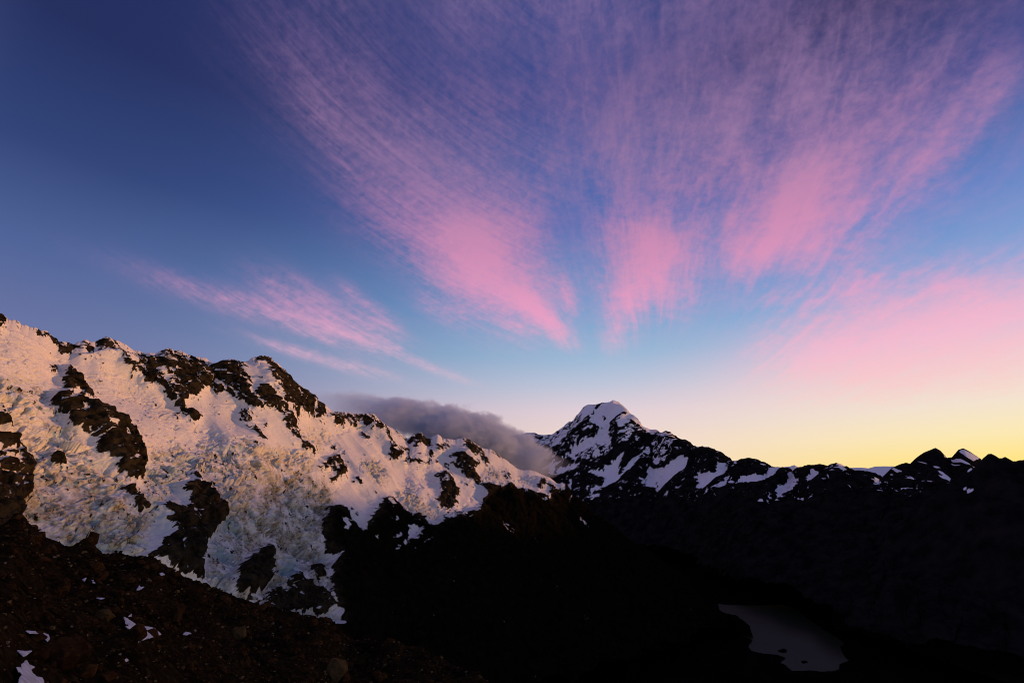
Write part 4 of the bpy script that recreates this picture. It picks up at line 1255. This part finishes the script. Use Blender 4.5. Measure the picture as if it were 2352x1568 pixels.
def boulders():
    random.seed(5)
    kinds = [boulder_mesh('boulder', 40 + i, 16 + 2 * i, .6 + .05 * i, MAT_ROCK) for i in range(8)]
    n = 0
    # named boulders
    special = [
        (771, 1534, 30, 'ochre', 'big pale ochre boulder standing alone at the foot of the slope'),
        (547, 1450, 17, 'ochre', 'small ochre boulder halfway down the brown scree'),
        (150, 1502, 32, 'rock', 'large rounded brown boulder between the snow patches'),
        (238, 1410, 15, 'ochre', 'yellowish boulder uphill of the snow patch that holds a stone'),
        (343, 1456, 13, 'rock', 'dark pointed boulder sitting in the middle of a snow patch'),
        (313, 1455, 16, 'rock', 'brown boulder biting into the edge of a snow patch'),
        (200, 1545, 14, 'rock', 'flat brown boulder below the large rounded boulder'),
        (85, 1508, 12, 'rock', 'small block wedged between two snow patches'),
    ]
    for px, py, rad, kind, lab in special:
        p, r = fg_hit(px, py + rad * .7)
        R = rad * r / FPX * 1.05
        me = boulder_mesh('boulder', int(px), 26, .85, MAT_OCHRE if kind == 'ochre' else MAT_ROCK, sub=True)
        o = link('boulder', me, label=lab, cat='boulder', group='boulders on the brown slope')
        o.location = (p[0], p[1], p[2] + R * .35); o.scale = (R, R, R)
        o.rotation_euler = (random.uniform(-.3, .3), random.uniform(-.3, .3), random.uniform(0, 6))
    tries = 0
    while n < 285 and tries < 4000:
        tries += 1
        j = random.randrange(60, len(FG['az']) - 62)
        k = int(FG['M'] * (1 - random.random() ** 1.25 * .80)) - 1
        X, Y, Z = FG['x'][k, j], FG['y'][k, j], FG['z'][k, j]
        r = FG['R'][k, j]
        px, py = world2pix(X, Y, Z)
        if not (-30 < px < 1120 and 1165 < py < 1600): continue
        if any(PATCH_F[i][min(max(int(py), 0), FH - 1), min(max(int(px), 0), FW - 1)] > .1 for i in range(len(PATCH_F))): continue
        R = (random.uniform(3.5, 8.0) if random.random() < .75 else random.uniform(8, 15)) * r / FPX
        o = link('boulder', random.choice(kinds), label='dark brown angular boulder strewn over the near scree slope', cat='boulder', group='boulders on the brown slope')
        o.location = (X, Y, Z + R * .25); o.scale = (R, R, R * random.uniform(.8, 1.2))
        o.rotation_euler = (random.uniform(-.5, .5), random.uniform(-.5, .5), random.uniform(0, 6.28))
        n += 1
    # loose small stones, too many to count
    m, g, b, out = new_mat('loose_stone_mix')
    at = g.n('ShaderNodeAttribute'); at.attribute_name = 'tone'
    c = g.ramp(at.outputs['Fac'], [(0, (.008, .0045, .002)), (.40, (.036, .022, .010)), (.62, (.10, .056, .022)), (.78, (.17, .10, .038)), (.92, (.24, .17, .062)), (1, (.30, .25, .18))])
    n = g.noise(g.n('ShaderNodeNewGeometry').outputs['Position'], 9.0, 5, .7)
    c = g.mix(g.smooth(n, .35, .65), c, (.012, .006, .003, 1))
    g.link(c, b.inputs['Base Color']); b.inputs['Roughness'].default_value = .9; b.inputs['Specular IOR Level'].default_value = 0.0
    rnd = np.random.default_rng(3)
    shapes = []
    for i in range(8):
        t = boulder_mesh('t', 200 + i, 10, .7)
        t.calc_loop_triangles()
        shapes.append((np.array([v.co[:] for v in t.vertices], np.float32), np.array([l.vertices[:] for l in t.loop_triangles], np.int32)))
        bpy.data.meshes.remove(t)
    vs, fs, tn, base = [], [], [], 0
    for _ in range(11000):
        j = rnd.integers(50, len(FG['az']) - 60); k = int(FG['M'] * (1 - rnd.random() ** 1.1 * .84)) - 1
        X, Y, Z, r = FG['x'][k, j], FG['y'][k, j], FG['z'][k, j], FG['R'][k, j]
        px, py = world2pix(X, Y, Z)
        if any(f[min(max(int(py), 0), FH - 1), min(max(int(px), 0), FW - 1)] > .1 for f in PATCH_F): continue
        R = (rnd.uniform(1.2, 3.4) if rnd.random() < .85 else rnd.uniform(3.4, 6.5)) * r / FPX
        c, ff = shapes[rnd.integers(0, 8)]
        t = rnd.uniform(0, 6.28); ca, sa = math.cos(t), math.sin(t)
        q = np.stack([c[:, 0] * ca - c[:, 1] * sa, c[:, 0] * sa + c[:, 1] * ca, c[:, 2]], 1) * R + np.array([X, Y, Z + R * .2])
        vs.append(q); fs.append(ff + base); base += len(c)
        tn.append(np.full(len(c), rnd.random() ** 1.3))
    me = mk_mesh('loose_stones', np.concatenate(vs), np.concatenate(fs), {'tone': np.concatenate(tn)}, m, smooth=False)
    link('loose_stones', me, kind='stuff', label='small loose stones scattered over the brown slope', cat='stones')


PATCHES = [
    (VE((1430, 800), (1470, 820), (1560, 880), (1640, 910), (1720, 915), (1790, 935), (1860, 1000), (1780, 1030), (1700, 1050), (1600, 1085), (1640, 1040), (1610, 970), (1560, 935), (1500, 940), (1455, 920), (1445, 850)),
     'long lilac snow patch with a dark stone sitting in it'),
    (VE((300, 960), (380, 965), (480, 975), (560, 1005), (575, 1050), (550, 1080), (510, 1040), (430, 990), (340, 985)), 'narrow curved snow strip under a brown rock shelf'),
    (VE((200, 1185), (280, 1195), (370, 1190), (300, 1240), (275, 1250)), 'small forked snow patch just above the broad pale one'),
    (VE((190, 1380), (250, 1375), (250, 1320), (310, 1300), (340, 1350), (400, 1375), (360, 1410), (380, 1450), (430, 1490), (490, 1500), (530, 1590), (205, 1590), (225, 1500), (260, 1460), (215, 1430)),
     'broad pale snow patch with ragged edges at the bottom of the slope'),
    (VE((1435, 1290), (1465, 1275), (1490, 1300), (1450, 1320)), 'tiny round snow spot below the long lilac patch'),
    (VE((1055, 372), (1090, 376), (1102, 410), (1070, 408)), 'bright snow crumb high on the dark slope'),
    (VE((945, 372), (1000, 346), (978, 392)), 'thin snow crumb beside a brighter one high on the dark slope'),
    (VE((1105, 578), (1212, 583), (1160, 596)), 'thin straight snow sliver across the middle of the slope'),
    (VE((1565, 494), (1605, 430), (1625, 458), (1672, 452), (1604, 500)), 'cluster of small snow scraps near the slope crest'),
    (VE((1480, 795), (1520, 760), (1518, 790)), 'snow scrap at the upper tip of the long lilac patch'),
    (VF((235, 1050), (268, 1022), (342, 1038), (285, 1064)), 'small lilac snow scrap beyond the long patch'),
    (VE((1835, 300), (1870, 290), (1905, 312), (1860, 320)), 'white snow scrap close under the crest by the glacier'),
]
PATCH_F = []
for pl, lb in PATCHES:
    f = np.zeros((FH, FW), np.float32); fill(f, pl, 1.0); PATCH_F.append(f)
PATCH_F[0] *= 1
boulders()


def snow_patches():
    M = FG['M']
    hole = VE((1655, 1012), (1700, 955), (1740, 950), (1787, 1000), (1720, 1042))
    for i, (pl, lab) in enumerate(PATCHES):
        P = np.array(pl)
        if np.ptp(P[:, 0]) < 24: P = P.mean(0) + (P - P.mean(0)) * .8
        n = 46
        big = np.ptp(P[:, 0]) > 30
        n = 60 if big else 18
        gx = np.linspace(P[:, 0].min() - 2, P[:, 0].max() + 2, n); gy = np.linspace(P[:, 1].min() - 2, P[:, 1].max() + 2, n)
        X, Y = np.meshgrid(gx, gy)
        # inside test on a fine private raster
        ins = np.zeros(X.shape, bool)
        for (ax, ay), (bx, by) in zip(P, np.roll(P, -1, 0)):
            if ay == by: continue
            ins ^= ((ay > Y) != (by > Y)) & (X < (bx - ax) * (Y - ay) / (by - ay) + ax)
        # distance to the outline, in survey units
        D = np.full(X.shape, 1e9)
        for (ax, ay), (bx, by) in zip(P, np.roll(P, -1, 0)):
            L = (bx - ax) ** 2 + (by - ay) ** 2 + 1e-9
            t = np.clip(((X - ax) * (bx - ax) + (Y - ay) * (by - ay)) / L, 0, 1)
            D = np.minimum(D, np.hypot(X - ax - t * (bx - ax), Y - ay - t * (by - ay)))
        D = np.where(ins, D, -D) + .9 * fbm(X, Y, X * 0 + i, 7, 3, .6)
        # the slope under the patch: a smooth local plane fitted to it
        pts = np.array([fg_hit(a, b)[0] for a, b in zip(X.ravel()[::max(1, X.size // 300)], Y.ravel()[::max(1, X.size // 300)])])
        Am = np.c_[pts[:, 0], pts[:, 1], np.ones(len(pts))]
        co, *_ = np.linalg.lstsq(Am, pts[:, 2], rcond=None)
        lift = np.percentile(pts[:, 2] - Am @ co, 88)
        a, e = pix2ae(X, Y)
        dx, dy, dz = np.sin(a) * np.cos(e), np.cos(a) * np.cos(e), np.sin(e)
        # line of sight meets plane z = co0 x + co1 y + co2 + lift
        t = (co[2] + lift - CZ) / (dz - co[0] * dx - co[1] * dy)
        if (t < 3).any() or t.max() > 400:
            rr_ = np.median(np.linalg.norm(pts - np.array([0, 0, CZ]), axis=1)); t = np.where((t < rr_ * .5) | (t > rr_ * 2), rr_, t)
        x, y = dx * t, dy * t
        z = CZ + dz * t
        pxm = np.median(t) / FPX
        h = np.clip(D, -3, 6) * pxm * .18 + fbm(x, y, z, pxm * 14, 3, .5) * pxm * .5
        keep = D > -1.2
        z = z + np.where(D < 0, D * pxm * .9, h)
        V = np.stack([x, y, z], -1).reshape(-1, 3); Q = grid_quads(n, n)
        mk = keep.ravel()[Q].all(1)
        if mk.sum() < 3: continue
        c0 = V[np.unique(Q[mk])].mean(0)
        v, q, _ = subset(V - c0, Q, {}, mk)
        o = link('snow_patch', mk_mesh('snow_patch', v, q, None, MAT_OLDSNOW), label=lab, cat='snow', group='snow patches on the brown slope')
        o.location = c0


snow_patches()


# === LOW CLOUD BEHIND THE RIDGE =====================================================
def cloud():
    path = [(700, 922, 20), (760, 930, 24), (820, 938, 28), (880, 952, 36), (950, 978, 46), (1030, 1002, 52), (1110, 1022, 54), (1180, 1044, 48), (1225, 1062, 32), (1265, 1068, 16), (1300, 1070, 8)]
    P = np.array(path, float)
    a, e = pix2ae(P[:, 0], P[:, 1])
    r = np.interp(P[:, 0], [700, 1300], [5000, 6300])
    x, y, z = r * np.sin(a), r * np.cos(a), CZ + r * np.tan(e)
    hz = P[:, 2] / FPX * r * 1.15
    A0 = np.array([x[0], y[0]]); A1 = np.array([x[-1], y[-1]])
    L = np.linalg.norm(A1 - A0); ang = math.atan2(*(A1 - A0)[::-1])
    ux = (A1 - A0) / L
    s = ((np.stack([x, y], 1) - A0) @ ux) / L            # 0..1 along
    zmid = CZ + 150.0
    HY = 330.0
    # bounding hull: tube a little larger than the vapour
    n, k = 60, 28
    vs, fs = [], []
    ss = np.linspace(-.05, 1.06, n)
    for i, q in enumerate(ss):
        cz = np.interp(q, s, z) - zmid; h = np.interp(q, s, hz) * 1.35 + 40
        endf = math.sqrt(max(0.02, 1 - max(0, abs(q - .5) * 2 - .86) / .25))
        for j in range(k):
            t = 2 * math.pi * j / k
            wob = 1 + .06 * float(perlin3(q * 14, math.cos(t) * 1.5, math.sin(t) * 1.5))
            vs.append((q * L, math.cos(t) * HY * 1.15 * endf * wob * min(1, .35 + h / 220), cz + math.sin(t) * h * wob))
    for i in range(n - 1):
        for j in range(k):
            fs.append((i * k + j, i * k + (j + 1) % k, (i + 1) * k + (j + 1) % k, (i + 1) * k + j))
    fs.append(tuple(range(k))[::-1]); fs.append(tuple((n - 1) * k + j for j in range(k)))
    me = bpy.data.meshes.new('cloud'); me.from_pydata(vs, [], fs); me.update()
    m = bpy.data.materials.new('cloud_vapour'); m.use_nodes = True
    g = NG(m.node_tree)
    out = g.n('ShaderNodeOutputMaterial')
    tc = g.n('ShaderNodeTexCoord'); X, Y, Z = g.sep(tc.outputs['Object'])
    q = g.m('DIVIDE', X, L)
    def curve(vals, lo, hi):
        st = [(max(0, min(1, a_)), ((v - lo) / (hi - lo),) * 3) for a_, v in zip(s, vals)]
        return g.m('MULTIPLY_ADD', g.ramp(q, st), hi - lo, lo)
    cz = curve(z - zmid, -900, 900); hh = curve(hz, 0, 500)
    zz = g.m('DIVIDE', g.m('SUBTRACT', Z, cz), hh)
    yy = g.m('DIVIDE', Y, HY * .95)
    d2 = g.m('ADD', g.m('MULTIPLY', zz, zz), g.m('MULTIPLY', yy, yy))
    v = tc.outputs['Object']
    vx = g.comb(g.m('MULTIPLY', X, .55), Y, Z)
    nz = g.noise(vx, 1 / 240, 8, .60, .3)
    nz2 = g.noise(v, 1 / 80, 5, .6)
    body = g.m('ADD', g.m('MULTIPLY', g.m('SUBTRACT', 1.0, d2), .72), g.m('ADD', g.m('MULTIPLY', g.m('SUBTRACT', nz, .5), 2.7), g.m('MULTIPLY', g.m('SUBTRACT', nz2, .5), .8)))
    dens = g.m('MULTIPLY', g.smooth(body, .0, .38), g.m('MULTIPLY', g.smooth(q, .04, .40, .0007, .010), g.smooth(q, .76, .96, 1.0, 0.01)))
    pv = g.n('ShaderNodeVolumePrincipled')
    pv.inputs['Color'].default_value = (.70, .80, .96, 1)
    g.link(dens, pv.inputs['Density'])
    pv.inputs['Anisotropy'].default_value = .1
    g.link(pv.outputs[0], out.inputs['Volume'])
    m.cycles.volume_step_rate = .25
    me.materials.append(m)
    o = link('cloud', me, label='low grey cloud bank spilling behind the snowy ridge towards the high peak', cat='cloud')
    o.location = (A0[0], A0[1], zmid)
    o.rotation_euler = (0, 0, ang)


cloud()
